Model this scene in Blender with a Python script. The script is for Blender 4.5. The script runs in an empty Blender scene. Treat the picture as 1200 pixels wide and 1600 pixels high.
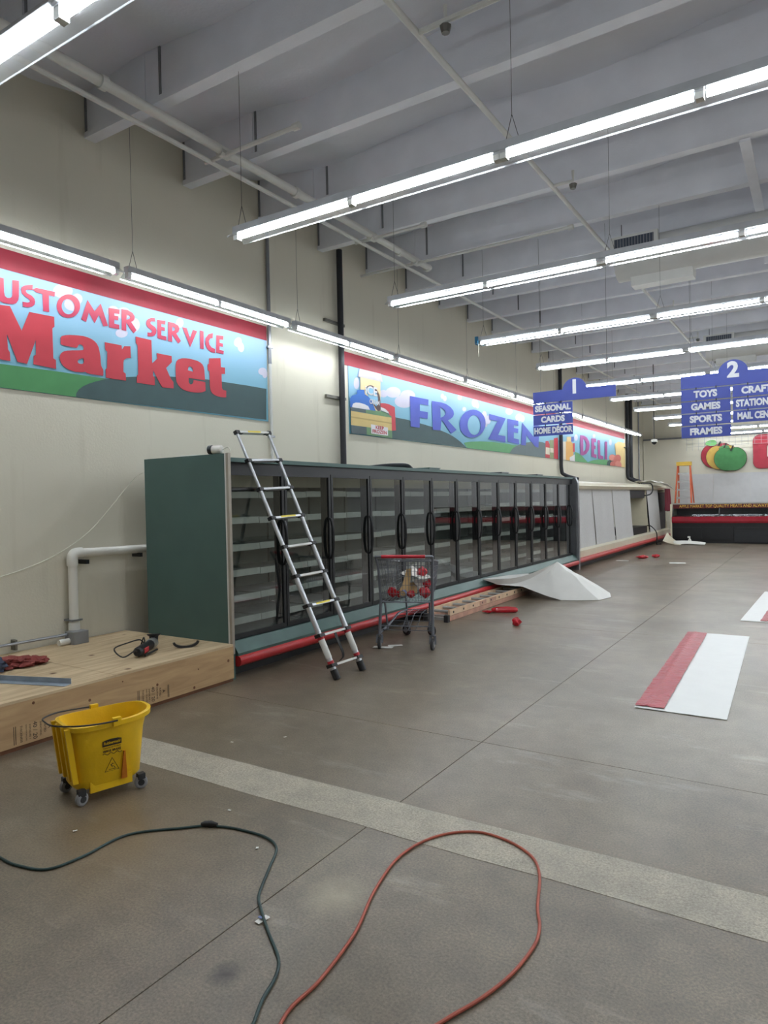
import bpy, bmesh, math, random
from mathutils import Vector, Matrix, noise
from mathutils.geometry import tessellate_polygon

scene = bpy.context.scene
COL = scene.collection
rnd = random.Random(7)

# ---------------------------------------------------------------- camera
FPX = 1072.933
YAW, PITCH, ROLL = math.radians(32.504), math.radians(-0.9234), math.radians(-1.1968)
fwd = Vector((-math.sin(YAW) * math.cos(PITCH), math.cos(YAW) * math.cos(PITCH), math.sin(PITCH)))
rgt = Vector((math.cos(YAW), math.sin(YAW), 0))
upv = rgt.cross(fwd)
r2 = math.cos(ROLL) * rgt + math.sin(ROLL) * upv
u2 = -math.sin(ROLL) * rgt + math.cos(ROLL) * upv
cam = bpy.data.cameras.new('camera')
cam.sensor_fit = 'VERTICAL'
cam.sensor_height = 24.0
cam.lens = FPX * 24.0 / 1600.0
cam.clip_end = 200
cam_ob = bpy.data.objects.new('camera', cam)
M = Matrix((r2, u2, -fwd)).transposed().to_4x4()
M.translation = Vector((0, 0, 1.6))
cam_ob.matrix_world = M
COL.objects.link(cam_ob)
scene.camera = cam_ob

# ---------------------------------------------------------------- world, exposure
world = bpy.data.worlds.new('world')
scene.world = world
world.use_nodes = True
world.node_tree.nodes['Background'].inputs[0].default_value = (0.6, 0.65, 0.7, 1)
world.node_tree.nodes['Background'].inputs[1].default_value = 0.02
scene.view_settings.view_transform = 'Standard'
scene.view_settings.look = 'None'
scene.view_settings.gamma = 1.0
scene.view_settings.use_curve_mapping = False
scene.view_settings.exposure = 0.22
TUBE_POWER = 42.0
TUBE_TINT = (0.90, 0.96, 1.0)
scene.cycles.max_bounces = 5
scene.cycles.diffuse_bounces = 3
scene.cycles.glossy_bounces = 3
scene.cycles.adaptive_threshold = 0.03
scene.cycles.transparent_max_bounces = 16

# ---------------------------------------------------------------- materials
def lin(c):
    c = c / 255.0
    return c / 12.92 if c <= 0.04045 else ((c + 0.055) / 1.055) ** 2.4
def rgb(r, g, b):
    return (lin(r), lin(g), lin(b), 1.0)
MATS = {}
def mat(name, col, rough=0.6, metal=0.0, var=0.10, scale=6.0, bump=0.0, bscale=80.0, coat=0.0, stretch=(1, 1, 1), spec=0.5):
    """a plain procedural surface: a base colour broken up by noise, optional fine relief"""
    m = bpy.data.materials.new(name)
    m.use_nodes = True
    nt = m.node_tree
    b = nt.nodes['Principled BSDF']
    b.inputs['Roughness'].default_value = rough
    b.inputs['Metallic'].default_value = metal
    b.inputs['Specular IOR Level'].default_value = spec
    b.inputs['Coat Weight'].default_value = coat
    tc = nt.nodes.new('ShaderNodeTexCoord')
    mp = nt.nodes.new('ShaderNodeMapping')
    mp.inputs['Scale'].default_value = stretch
    nt.links.new(tc.outputs['Object'], mp.inputs['Vector'])
    nz = nt.nodes.new('ShaderNodeTexNoise')
    nz.inputs['Scale'].default_value = scale
    nz.inputs['Detail'].default_value = 6
    nt.links.new(mp.outputs['Vector'], nz.inputs['Vector'])
    rp = nt.nodes.new('ShaderNodeValToRGB')
    c = rgb(*col)
    rp.color_ramp.elements[0].position = 0.3
    rp.color_ramp.elements[1].position = 0.7
    rp.color_ramp.elements[0].color = tuple(x * (1 - var) for x in c[:3]) + (1,)
    rp.color_ramp.elements[1].color = tuple(min(1, x * (1 + var)) for x in c[:3]) + (1,)
    nt.links.new(nz.outputs['Fac'], rp.inputs['Fac'])
    nt.links.new(rp.outputs['Color'], b.inputs['Base Color'])
    if bump > 0:
        n2 = nt.nodes.new('ShaderNodeTexNoise')
        n2.inputs['Scale'].default_value = bscale
        n2.inputs['Detail'].default_value = 4
        nt.links.new(mp.outputs['Vector'], n2.inputs['Vector'])
        bp = nt.nodes.new('ShaderNodeBump')
        bp.inputs['Strength'].default_value = bump
        bp.inputs['Distance'].default_value = 0.01
        nt.links.new(n2.outputs['Fac'], bp.inputs['Height'])
        nt.links.new(bp.outputs['Normal'], b.inputs['Normal'])
    MATS[name] = m
    return m

def nodes_of(m):
    return m.node_tree, m.node_tree.nodes['Principled BSDF']

def wall_material():
    m = mat('painted_wall', (220, 215, 198), 0.75, var=0.03, scale=0.7, bump=0.12, bscale=45)
    nt, b = nodes_of(m)
    base = b.inputs['Base Color'].links[0].from_socket
    # faint vertical runs and scuffs low on the wall
    tc = nt.nodes.new('ShaderNodeTexCoord')
    mp = nt.nodes.new('ShaderNodeMapping'); mp.inputs['Scale'].default_value = (1, 3.2, 0.35)
    nt.links.new(tc.outputs['Object'], mp.inputs['Vector'])
    nz = nt.nodes.new('ShaderNodeTexNoise'); nz.inputs['Scale'].default_value = 2.2; nz.inputs['Detail'].default_value = 8
    nt.links.new(mp.outputs['Vector'], nz.inputs['Vector'])
    rp = nt.nodes.new('ShaderNodeValToRGB')
    rp.color_ramp.elements[0].position = 0.60; rp.color_ramp.elements[0].color = (0, 0, 0, 1)
    rp.color_ramp.elements[1].position = 0.85; rp.color_ramp.elements[1].color = (1, 1, 1, 1)
    nt.links.new(nz.outputs['Fac'], rp.inputs['Fac'])
    mx = nt.nodes.new('ShaderNodeMixRGB'); mx.inputs['Color2'].default_value = rgb(206, 200, 182)
    nt.links.new(rp.outputs['Color'], mx.inputs['Fac'])
    nt.links.new(base, mx.inputs['Color1'])
    nt.links.new(mx.outputs['Color'], b.inputs['Base Color'])
    return m

def concrete(name, dark, light, rough_lo, rough_hi, stains=()):
    m = bpy.data.materials.new(name); m.use_nodes = True
    nt = m.node_tree; b = nt.nodes['Principled BSDF']
    L = nt.links.new
    tc = nt.nodes.new('ShaderNodeTexCoord')
    def nz(scale, detail, rough=0.6, stretch=None):
        n = nt.nodes.new('ShaderNodeTexNoise'); n.inputs['Scale'].default_value = scale
        n.inputs['Detail'].default_value = detail; n.inputs['Roughness'].default_value = rough
        if stretch:
            mp = nt.nodes.new('ShaderNodeMapping'); mp.inputs['Scale'].default_value = stretch
            L(tc.outputs['Object'], mp.inputs['Vector']); L(mp.outputs['Vector'], n.inputs['Vector'])
        else:
            L(tc.outputs['Object'], n.inputs['Vector'])
        return n
    n1 = nz(0.8, 5, 0.5)
    rp = nt.nodes.new('ShaderNodeValToRGB')
    rp.color_ramp.elements[0].position = 0.30; rp.color_ramp.elements[0].color = rgb(*dark)
    rp.color_ramp.elements[1].position = 0.72; rp.color_ramp.elements[1].color = rgb(*light)
    L(n1.outputs['Fac'], rp.inputs['Fac'])
    # fine aggregate speckle
    n2 = nz(95, 4, 0.75)
    r2_ = nt.nodes.new('ShaderNodeValToRGB')
    r2_.color_ramp.elements[0].position = 0.32; r2_.color_ramp.elements[0].color = (0.45, 0.45, 0.44, 1)
    r2_.color_ramp.elements[1].position = 0.68; r2_.color_ramp.elements[1].color = (1.5, 1.48, 1.44, 1)
    L(n2.outputs['Fac'], r2_.inputs['Fac'])
    mul = nt.nodes.new('ShaderNodeMixRGB'); mul.blend_type = 'MULTIPLY'; mul.inputs['Fac'].default_value = 0.75
    L(rp.outputs['Color'], mul.inputs['Color1']); L(r2_.outputs['Color'], mul.inputs['Color2'])
    out = mul.outputs['Color']
    # mid-size mottling
    n5 = nz(6.5, 6, 0.65)
    r5 = nt.nodes.new('ShaderNodeValToRGB')
    r5.color_ramp.elements[0].position = 0.34; r5.color_ramp.elements[0].color = (0.86, 0.86, 0.86, 1)
    r5.color_ramp.elements[1].position = 0.66; r5.color_ramp.elements[1].color = (1.12, 1.11, 1.09, 1)
    L(n5.outputs['Fac'], r5.inputs['Fac'])
    m5 = nt.nodes.new('ShaderNodeMixRGB'); m5.blend_type = 'MULTIPLY'; m5.inputs['Fac'].default_value = 1.0
    L(out, m5.inputs['Color1']); L(r5.outputs['Color'], m5.inputs['Color2'])
    # pale scuffs and drag marks
    n3 = nz(1.3, 9, 0.72, (0.8, 2.6, 1))
    r3 = nt.nodes.new('ShaderNodeValToRGB')
    r3.color_ramp.elements[0].position = 0.57; r3.color_ramp.elements[0].color = (0, 0, 0, 1)
    r3.color_ramp.elements[1].position = 0.80; r3.color_ramp.elements[1].color = (0.45, 0.45, 0.45, 1)
    L(n3.outputs['Fac'], r3.inputs['Fac'])
    mx = nt.nodes.new('ShaderNodeMixRGB'); mx.inputs['Color2'].default_value = rgb(196, 190, 176)
    L(r3.outputs['Color'], mx.inputs['Fac']); L(m5.outputs['Color'], mx.inputs['Color1'])
    out = mx.outputs['Color']
    for (sx, sy, rad, col, strength) in stains:
        mp = nt.nodes.new('ShaderNodeMapping')
        mp.vector_type = 'POINT'
        mp.inputs['Location'].default_value = (-sx / rad, -sy / rad, 0)
        mp.inputs['Scale'].default_value = (1 / rad, 1 / rad, 0)
        L(tc.outputs['Object'], mp.inputs['Vector'])
        nn = nt.nodes.new('ShaderNodeTexNoise'); nn.inputs['Scale'].default_value = 1.6; nn.inputs['Detail'].default_value = 5
        L(mp.outputs['Vector'], nn.inputs['Vector'])
        ad = nt.nodes.new('ShaderNodeVectorMath'); ad.operation = 'MULTIPLY_ADD'
        ad.inputs[1].default_value = (0.8, 0.8, 0)
        L(nn.outputs['Color'], ad.inputs[0])
        sb = nt.nodes.new('ShaderNodeVectorMath'); sb.operation = 'SUBTRACT'; sb.inputs[1].default_value = (0.4, 0.4, 0)
        L(mp.outputs['Vector'], sb.inputs[0]); L(sb.outputs['Vector'], ad.inputs[2])
        g = nt.nodes.new('ShaderNodeTexGradient'); g.gradient_type = 'SPHERICAL'
        L(ad.outputs['Vector'], g.inputs['Vector'])
        ml = nt.nodes.new('ShaderNodeMath'); ml.operation = 'MULTIPLY'; ml.inputs[1].default_value = strength
        L(g.outputs['Fac'], ml.inputs[0])
        m3 = nt.nodes.new('ShaderNodeMixRGB'); m3.inputs['Color2'].default_value = rgb(*col)
        L(ml.outputs['Value'], m3.inputs['Fac']); L(out, m3.inputs['Color1'])
        out = m3.outputs['Color']
    L(out, b.inputs['Base Color'])
    n4 = nz(1.1, 3, 0.5)
    mr = nt.nodes.new('ShaderNodeMapRange')
    mr.inputs['From Min'].default_value = 0.3; mr.inputs['From Max'].default_value = 0.7
    mr.inputs['To Min'].default_value = rough_lo; mr.inputs['To Max'].default_value = rough_hi
    L(n4.outputs['Fac'], mr.inputs['Value']); L(mr.outputs['Result'], b.inputs['Roughness'])
    bp = nt.nodes.new('ShaderNodeBump'); bp.inputs['Strength'].default_value = 0.06; bp.inputs['Distance'].default_value = 0.004
    L(n2.outputs['Fac'], bp.inputs['Height']); L(bp.outputs['Normal'], b.inputs['Normal'])
    MATS[name] = m
    return m

def wood_material(name, dark, light, axis_scale):
    m = bpy.data.materials.new(name); m.use_nodes = True
    nt = m.node_tree; b = nt.nodes['Principled BSDF']; L = nt.links.new
    b.inputs['Roughness'].default_value = 0.7
    tc = nt.nodes.new('ShaderNodeTexCoord')
    mp = nt.nodes.new('ShaderNodeMapping'); mp.inputs['Scale'].default_value = axis_scale
    L(tc.outputs['Object'], mp.inputs['Vector'])
    n = nt.nodes.new('ShaderNodeTexNoise'); n.inputs['Scale'].default_value = 3; n.inputs['Detail'].default_value = 8
    n.inputs['Distortion'].default_value = 1.2
    L(mp.outputs['Vector'], n.inputs['Vector'])
    rp = nt.nodes.new('ShaderNodeValToRGB')
    rp.color_ramp.elements[0].position = 0.25; rp.color_ramp.elements[0].color = rgb(*dark)
    rp.color_ramp.elements[1].position = 0.65; rp.color_ramp.elements[1].color = rgb(*light)
    L(n.outputs['Fac'], rp.inputs['Fac'])
    v = nt.nodes.new('ShaderNodeTexVoronoi'); v.inputs['Scale'].default_value = 2.6
    L(tc.outputs['Object'], v.inputs['Vector'])
    r2_ = nt.nodes.new('ShaderNodeValToRGB')
    r2_.color_ramp.elements[0].position = 0.03; r2_.color_ramp.elements[0].color = (1, 1, 1, 1)
    r2_.color_ramp.elements[1].position = 0.085; r2_.color_ramp.elements[1].color = (0, 0, 0, 1)
    L(v.outputs['Distance'], r2_.inputs['Fac'])
    mx = nt.nodes.new('ShaderNodeMixRGB'); mx.inputs['Color2'].default_value = rgb(96, 62, 36)
    L(r2_.outputs['Color'], mx.inputs['Fac']); L(rp.outputs['Color'], mx.inputs['Color1'])
    L(mx.outputs['Color'], b.inputs['Base Color'])
    MATS[name] = m
    return m

def glass_material(name, tint, ior=1.5, rough=0.015, gain=1.0):
    m = bpy.data.materials.new(name); m.use_nodes = True
    nt = m.node_tree; nt.nodes.clear(); L = nt.links.new
    o = nt.nodes.new('ShaderNodeOutputMaterial')
    t = nt.nodes.new('ShaderNodeBsdfTransparent'); t.inputs['Color'].default_value = tint
    g = nt.nodes.new('ShaderNodeBsdfGlossy'); g.inputs['Roughness'].default_value = rough
    f = nt.nodes.new('ShaderNodeFresnel'); f.inputs['IOR'].default_value = ior
    mu = nt.nodes.new('ShaderNodeMath'); mu.operation = 'MULTIPLY'; mu.inputs[1].default_value = gain; mu.use_clamp = True
    nz = nt.nodes.new('ShaderNodeTexNoise'); nz.inputs['Scale'].default_value = 1.5
    bp = nt.nodes.new('ShaderNodeBump'); bp.inputs['Strength'].default_value = 0.02
    L(nz.outputs['Fac'], bp.inputs['Height']); L(bp.outputs['Normal'], g.inputs['Normal'])
    x = nt.nodes.new('ShaderNodeMixShader')
    ge = nt.nodes.new('ShaderNodeNewGeometry')          # only the outer face of the pane mirrors
    inv_ = nt.nodes.new('ShaderNodeMath'); inv_.operation = 'SUBTRACT'; inv_.inputs[0].default_value = 1.0
    m2 = nt.nodes.new('ShaderNodeMath'); m2.operation = 'MULTIPLY'
    L(ge.outputs['Backfacing'], inv_.inputs[1]); L(f.outputs['Fac'], mu.inputs[0])
    L(mu.outputs['Value'], m2.inputs[0]); L(inv_.outputs['Value'], m2.inputs[1]); L(m2.outputs['Value'], x.inputs['Fac'])
    L(t.outputs['BSDF'], x.inputs[1]); L(g.outputs['BSDF'], x.inputs[2]); L(x.outputs['Shader'], o.inputs['Surface'])
    MATS[name] = m
    return m

def emission_material(name, tint, power):
    m = bpy.data.materials.new(name); m.use_nodes = True
    nt = m.node_tree; b = nt.nodes['Principled BSDF']
    b.inputs['Base Color'].default_value = (0.9, 0.9, 0.9, 1)
    b.inputs['Emission Color'].default_value = tuple(tint) + (1,)
    b.inputs['Emission Strength'].default_value = power
    MATS[name] = m
    return m

def gradient_material(name, stops, z0, z1, rough=0.55):
    """printed colour gradient, upwards from z0 to z1 in the print's own coordinates"""
    m = bpy.data.materials.new(name); m.use_nodes = True
    nt = m.node_tree; b = nt.nodes['Principled BSDF']; L = nt.links.new
    b.inputs['Roughness'].default_value = rough
    tc = nt.nodes.new('ShaderNodeTexCoord'); sp = nt.nodes.new('ShaderNodeSeparateXYZ')
    L(tc.outputs['Object'], sp.inputs[0])
    mr = nt.nodes.new('ShaderNodeMapRange'); mr.inputs['From Min'].default_value = z0; mr.inputs['From Max'].default_value = z1
    L(sp.outputs['Z'], mr.inputs['Value'])
    rp = nt.nodes.new('ShaderNodeValToRGB')
    els = rp.color_ramp.elements
    els[0].position = stops[0][0]; els[0].color = rgb(*stops[0][1])
    els[1].position = stops[-1][0]; els[1].color = rgb(*stops[-1][1])
    for p, c in stops[1:-1]:
        e = els.new(p); e.color = rgb(*c)
    L(mr.outputs['Result'], rp.inputs['Fac']); L(rp.outputs['Color'], b.inputs['Base Color'])
    MATS[name] = m
    return m

# ---------------------------------------------------------------- mesh building
class MB:
    def __init__(s):
        s.v = []; s.f = []
    def add(s, vs, fs):
        o = len(s.v); s.v += [tuple(v) for v in vs]; s.f += [tuple(i + o for i in f) for f in fs]
        return s
    def box(s, x0, x1, y0, y1, z0, z1):
        return s.add([(x0, y0, z0), (x1, y0, z0), (x1, y1, z0), (x0, y1, z0), (x0, y0, z1), (x1, y0, z1), (x1, y1, z1), (x0, y1, z1)],
                     [(3, 2, 1, 0), (4, 5, 6, 7), (0, 1, 5, 4), (1, 2, 6, 5), (2, 3, 7, 6), (3, 0, 4, 7)])
    def obox(s, p, a, b, c):
        """box about centre p with half-axis vectors a, b, c"""
        p, a, b, c = Vector(p), Vector(a), Vector(b), Vector(c)
        vs = [p + i * a + j * b + k * c for k in (-1, 1) for j in (-1, 1) for i in (-1, 1)]
        return s.add(vs, [(0, 2, 3, 1), (4, 5, 7, 6), (0, 1, 5, 4), (1, 3, 7, 5), (3, 2, 6, 7), (2, 0, 4, 6)])
    def bar(s, p, q, w, h, up=(0, 0, 1)):
        """rectangular bar from p to q, w across, h along 'up'"""
        p, q = Vector(p), Vector(q); d = (q - p).normalized(); u = Vector(up)
        a = d.cross(u)
        if a.length < 1e-4: a = d.cross(Vector((0, 1, 0)))
        a.normalize(); u = a.cross(d)
        return s.obox((p + q) / 2, (q - p) / 2, a * w / 2, u * h / 2)
    def prism(s, poly, axis, a, b):
        """poly in the plane of the two other axes (in xyz order), extruded from a to b along axis"""
        n = len(poly)
        def P(q, t):
            l = list(q); l.insert(axis, t); return tuple(l)
        vs = [P(q, a) for q in poly] + [P(q, b) for q in poly]
        fs = [tuple(range(n)), tuple(range(2 * n - 1, n - 1, -1))] + [(i, i + n, (i + 1) % n + n, (i + 1) % n) for i in range(n)]
        return s.add(vs, fs)
    def tube(s, pts, r, n=8, caps=True, closed=False):
        pts = [Vector(p) for p in pts]
        m = len(pts); rr = r if isinstance(r, (list, tuple)) else [r] * m
        def tang(i):
            if closed: t = pts[(i + 1) % m] - pts[i - 1]
            else: t = pts[min(i + 1, m - 1)] - pts[max(i - 1, 0)]
            return t.normalized() if t.length > 1e-9 else Vector((0, 0, 1))
        t0 = tang(0); a = t0.orthogonal().normalized(); vs = []
        for i in range(m):
            t = tang(i); a = (a - t * a.dot(t))
            if a.length < 1e-6: a = t.orthogonal()
            a.normalize(); b = t.cross(a)
            vs += [pts[i] + rr[i] * (math.cos(2 * math.pi * k / n) * a + math.sin(2 * math.pi * k / n) * b) for k in range(n)]
        fs = []
        for i in range(m if closed else m - 1):
            j = (i + 1) % m
            for k in range(n):
                k2 = (k + 1) % n
                fs.append((i * n + k, i * n + k2, j * n + k2, j * n + k))
        if caps and not closed:
            fs.append(tuple(range(n - 1, -1, -1))); fs.append(tuple((m - 1) * n + k for k in range(n)))
        return s.add(vs, fs)
    def cyl(s, p, q, r, n=12): return s.tube([p, q], r, n)
    def loft(s, rings, caps=(True, True)):
        n = len(rings[0]); vs = [p for r in rings for p in r]; fs = []
        for i in range(len(rings) - 1):
            for k in range(n):
                k2 = (k + 1) % n
                fs.append((i * n + k, i * n + k2, (i + 1) * n + k2, (i + 1) * n + k))
        if caps[0]: fs.append(tuple(range(n - 1, -1, -1)))
        if caps[1]: fs.append(tuple((len(rings) - 1) * n + k for k in range(n)))
        return s.add(vs, fs)
    def lathe(s, prof, c, axis, n=16):
        """prof: (radius, height) pairs about an axis vector through c"""
        c, ax = Vector(c), Vector(axis).normalized(); a = ax.orthogonal().normalized(); b = ax.cross(a)
        return s.loft([[c + ax * h + r * (math.cos(2 * math.pi * k / n) * a + math.sin(2 * math.pi * k / n) * b) for k in range(n)] for r, h in prof])
    def sheet(s, rows, thick=0.002):
        """grid of points with real thickness"""
        m, n = len(rows), len(rows[0]); P = [[Vector(p) for p in r] for r in rows]
        top, bot = [], []
        for i in range(m):
            for j in range(n):
                du = P[min(i + 1, m - 1)][j] - P[max(i - 1, 0)][j]; dv = P[i][min(j + 1, n - 1)] - P[i][max(j - 1, 0)]
                nn = du.cross(dv); nn = nn.normalized() if nn.length > 1e-9 else Vector((0, 0, 1))
                top.append(P[i][j] + nn * thick / 2); bot.append(P[i][j] - nn * thick / 2)
        N = m * n; fs = []
        for i in range(m - 1):
            for j in range(n - 1):
                a, b, c, d = i * n + j, i * n + j + 1, (i + 1) * n + j + 1, (i + 1) * n + j
                fs.append((a, d, c, b)); fs.append((a + N, b + N, c + N, d + N))
        for j in range(n - 1):
            fs.append((j, j + 1, j + 1 + N, j + N)); q = (m - 1) * n + j; fs.append((q + 1, q, q + N, q + 1 + N))
        for i in range(m - 1):
            a, d = i * n, (i + 1) * n; fs.append((d, a, a + N, d + N)); a += n - 1; d += n - 1; fs.append((a, d, d + N, a + N))
        return s.add(top + bot, fs)
    def mesh(s, name, smooth=False, inv=None):
        me = bpy.data.meshes.new(name)
        vs = s.v if inv is None else [inv @ Vector(v) for v in s.v]
        me.from_pydata([tuple(v) for v in vs], [], s.f)
        bm = bmesh.new(); bm.from_mesh(me); bmesh.ops.recalc_face_normals(bm, faces=bm.faces); bm.to_mesh(me); bm.free()
        if smooth:
            me.polygons.foreach_set('use_smooth', [True] * len(me.polygons))
            try: me.set_sharp_from_angle(angle=math.radians(smooth if smooth is not True else 40))
            except Exception: pass
        me.update()
        return me
    def build(s, name, material, parent=None, smooth=False):
        inv = INV.get(parent.name) if parent is not None else None
        ob = bpy.data.objects.new(name, s.mesh(name, smooth, inv))
        ob.data.materials.append(MATS[material] if isinstance(material, str) else material)
        COL.objects.link(ob)
        if parent is not None:
            ob.parent = parent
            if inv is not None: INV[ob.name] = inv
        return ob
INV = {}
def tag(o, label=None, cat=None, group=None, kind=None):
    if label: o['label'] = label
    if cat: o['category'] = cat
    if group: o['group'] = group
    if kind: o['kind'] = kind
    return o
def thing(name, label, cat, loc=(0, 0, 0), rz=0.0, group=None, local=False):
    """Empty at a thing's base. Its parts are given in world coordinates unless local."""
    o = bpy.data.objects.new(name, None); COL.objects.link(o)
    o.location = loc; o.rotation_euler = (0, 0, rz); o.empty_display_size = 0.1
    if not local:
        INV[o.name] = (Matrix.Translation(Vector(loc)) @ Matrix.Rotation(rz, 4, 'Z')).inverted()
    return tag(o, label, cat, group)
def copy_tree(o, parent=None):
    c = o.copy(); COL.objects.link(c); c.parent = parent
    for ch in list(o.children): copy_tree(ch, c)
    return c
def struct(name, mb, material, parent=None, smooth=False):
    o = mb.build(name, material, parent, smooth)
    if parent is None: o['kind'] = 'structure'
    return o
def share(name, me, parent, loc=(0, 0, 0)):
    o = bpy.data.objects.new(name, me); COL.objects.link(o); o.parent = parent; o.location = loc
    return o
def flat_poly(mb, loops, P, depth):
    """outline with holes, as a thin solid. P maps (u, v, w) to a point, w out of the surface"""
    vv = [Vector((u, v, 0)) for lp in loops for u, v in lp]
    tris = tessellate_polygon([[Vector((u, v, 0)) for u, v in lp] for lp in loops])
    n = len(vv)
    vs = [P(v.x, v.y, depth) for v in vv] + [P(v.x, v.y, 0) for v in vv]
    fs = [tuple(t) for t in tris] + [tuple(i + n for i in reversed(t)) for t in tris]
    o = 0
    for lp in loops:
        k = len(lp)
        for i in range(k):
            a, b = o + i, o + (i + 1) % k
            fs.append((a, b, b + n, a + n))
        o += k
    mb.add(vs, fs)
def text_obj(name, body, size, material, parent, origin, ux, uy, depth=0.002, bold=0.0, align='CENTER', sx=1.0, shear=0.0):
    """lettering built from the built-in typeface; origin and the two axes are in world coordinates"""
    cu = bpy.data.curves.new(name, 'FONT')
    cu.body = body; cu.size = size; cu.align_x = align; cu.align_y = 'CENTER'
    cu.extrude = depth / 2; cu.offset = bold; cu.resolution_u = 3; cu.shear = shear
    tmp = bpy.data.objects.new(name, cu); COL.objects.link(tmp)
    bpy.context.view_layer.update()
    dg = bpy.context.evaluated_depsgraph_get()
    me = bpy.data.meshes.new_from_object(tmp.evaluated_get(dg))
    bpy.data.objects.remove(tmp); bpy.data.curves.remove(cu)
    ux, uy = Vector(ux).normalized(), Vector(uy).normalized(); uz = ux.cross(uy)
    T = Matrix((ux * sx, uy, uz)).transposed().to_4x4(); T.translation = Vector(origin) + uz * depth / 2
    inv = INV.get(parent.name) if parent is not None else None
    me.transform((inv @ T) if inv is not None else T)
    me.materials.clear(); me.materials.append(MATS[material])
    ob = bpy.data.objects.new(name, me); COL.objects.link(ob)
    if parent is not None:
        ob.parent = parent
        if inv is not None: INV[ob.name] = inv
    return ob
def smooth_path(pts, k=6):
    P = [Vector(p) for p in pts]; out = []
    for i in range(len(P) - 1):
        p0, p1, p2, p3 = P[max(i - 1, 0)], P[i], P[i + 1], P[min(i + 2, len(P) - 1)]
        for j in range(k):
            t = j / k
            out.append(0.5 * ((2 * p1) + (p2 - p0) * t + (2 * p0 - 5 * p1 + 4 * p2 - p3) * t * t + (3 * p1 - p0 - 3 * p2 + p3) * t ** 3))
    out.append(P[-1])
    return out
def crumple(mb, c, r, seed, sub=2, amp=0.35, squash=(1, 1, 1), floor_z=None):
    bm = bmesh.new(); bmesh.ops.create_icosphere(bm, subdivisions=sub, radius=1)
    vs = []
    for v in bm.verts:
        d = v.co.normalized(); k = 1 + amp * noise.noise(d * 2.3 + Vector((seed, 0, 0))) + 0.5 * amp * noise.noise(d * 6 + Vector((0, seed, 0)))
        p = Vector((d.x * k * squash[0] * r + c[0], d.y * k * squash[1] * r + c[1], d.z * k * squash[2] * r + c[2]))
        if floor_z is not None: p.z = max(p.z, floor_z)
        vs.append(p)
    mb.add(vs, [tuple(q.index for q in f.verts) for f in bm.faces]); bm.free()
ORD = ['first', 'second', 'third', 'fourth', 'fifth', 'sixth', 'seventh', 'eighth', 'ninth', 'tenth', 'eleventh', 'twelfth', 'thirteenth', 'fourteenth']

# palette
wall_material()
concrete('floor_concrete', (102, 92, 78), (132, 121, 105), 0.28, 0.35,
         stains=((-1.727, 1.643, 0.075, (36, 32, 28), 0.95), (-3.0, 2.15, 0.55, (112, 88, 58), 0.55), (-1.675, 2.21, 0.17, (178, 166, 140), 0.5), (-2.6, 2.0, 0.5, (118, 98, 70), 0.35)))
concrete('patch_concrete', (152, 145, 131), (174, 167, 152), 0.45, 0.6)
mat('joint_dark', (58, 54, 49), 0.9)
mat('ceiling_white', (226, 228, 236), 0.7, var=0.05, scale=1.5, bump=0.25, bscale=30)
mat('beam_white', (230, 231, 237), 0.6, var=0.05, scale=3, bump=0.15, bscale=60)
mat('beam_gap', (128, 129, 133), 0.8)
mat('pipe_white', (214, 213, 208), 0.4, var=0.04)
mat('pvc_white', (232, 230, 222), 0.35, var=0.04)
mat('pipe_black', (30, 32, 38), 0.5, var=0.2, bump=0.3)
mat('conduit_grey', (150, 152, 156), 0.35, 0.7)
mat('steel_bracket', (120, 118, 112), 0.4, 0.8)
mat('wire_dark', (70, 70, 72), 0.5, 0.5)
mat('lamp_housing', (205, 208, 212), 0.35, 0.2)
mat('lamp_reflector', (225, 228, 232), 0.16, 0.95, var=0.05)
def part_see_through(m, clear_share):
    # reflector wings made partly see-through, added to brighten ceiling and upper walls
    nt, b = nodes_of(m); o = [n for n in nt.nodes if n.type == 'OUTPUT_MATERIAL'][0]
    t = nt.nodes.new('ShaderNodeBsdfTransparent'); x = nt.nodes.new('ShaderNodeMixShader'); x.inputs['Fac'].default_value = clear_share
    nt.links.new(b.outputs['BSDF'], x.inputs[1]); nt.links.new(t.outputs['BSDF'], x.inputs[2]); nt.links.new(x.outputs['Shader'], o.inputs['Surface'])
part_see_through(MATS['lamp_reflector'], 0.62)
mat('lamp_socket', (215, 215, 210), 0.5)
emission_material('lamp_tube', TUBE_TINT, TUBE_POWER)
mat('blue_tape', (42, 120, 160), 0.5)
mat('red_band', (158, 34, 54), 0.55, var=0.05)
mat('print_red', (180, 50, 64), 0.55, var=0.04)
mat('print_lgreen', (72, 140, 84), 0.55, var=0.05); mat('print_lgreen2', (92, 160, 104), 0.55, var=0.05)
mat('print_dgreen', (58, 84, 86), 0.55, var=0.05); mat('print_ddgreen', (72, 88, 92), 0.55); mat('print_mgreen', (100, 140, 98), 0.55)
mat('print_ggrey', (96, 112, 116), 0.55, var=0.05)
mat('print_cloud', (206, 202, 220), 0.55, var=0.03)
mat('print_blue_letter', (72, 88, 186), 0.55, var=0.04)
mat('print_purple', (158, 72, 142), 0.55, var=0.04)
for k, c in dict(red=(190, 52, 66), cream=(224, 214, 196), olive=(140, 150, 110), dblue=(70, 96, 168), orange=(222, 168, 88), yellow=(226, 200, 140), white=(228, 226, 230), pink=(214, 136, 124), pink2=(196, 104, 96),
                 tan=(230, 208, 160), tan2=(212, 186, 120), tan3=(184, 158, 96), sgrey=(196, 190, 194), brown=(86, 62, 66), lblue=(140, 196, 226), blue=(44, 108, 196)).items():
    mat('print_' + k, c, 0.55, var=0.04)
gradient_material('print_sky', [(0, (114, 174, 196)), (0.5, (132, 184, 208)), (1, (158, 190, 224))], 0.0, 1.05)
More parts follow.
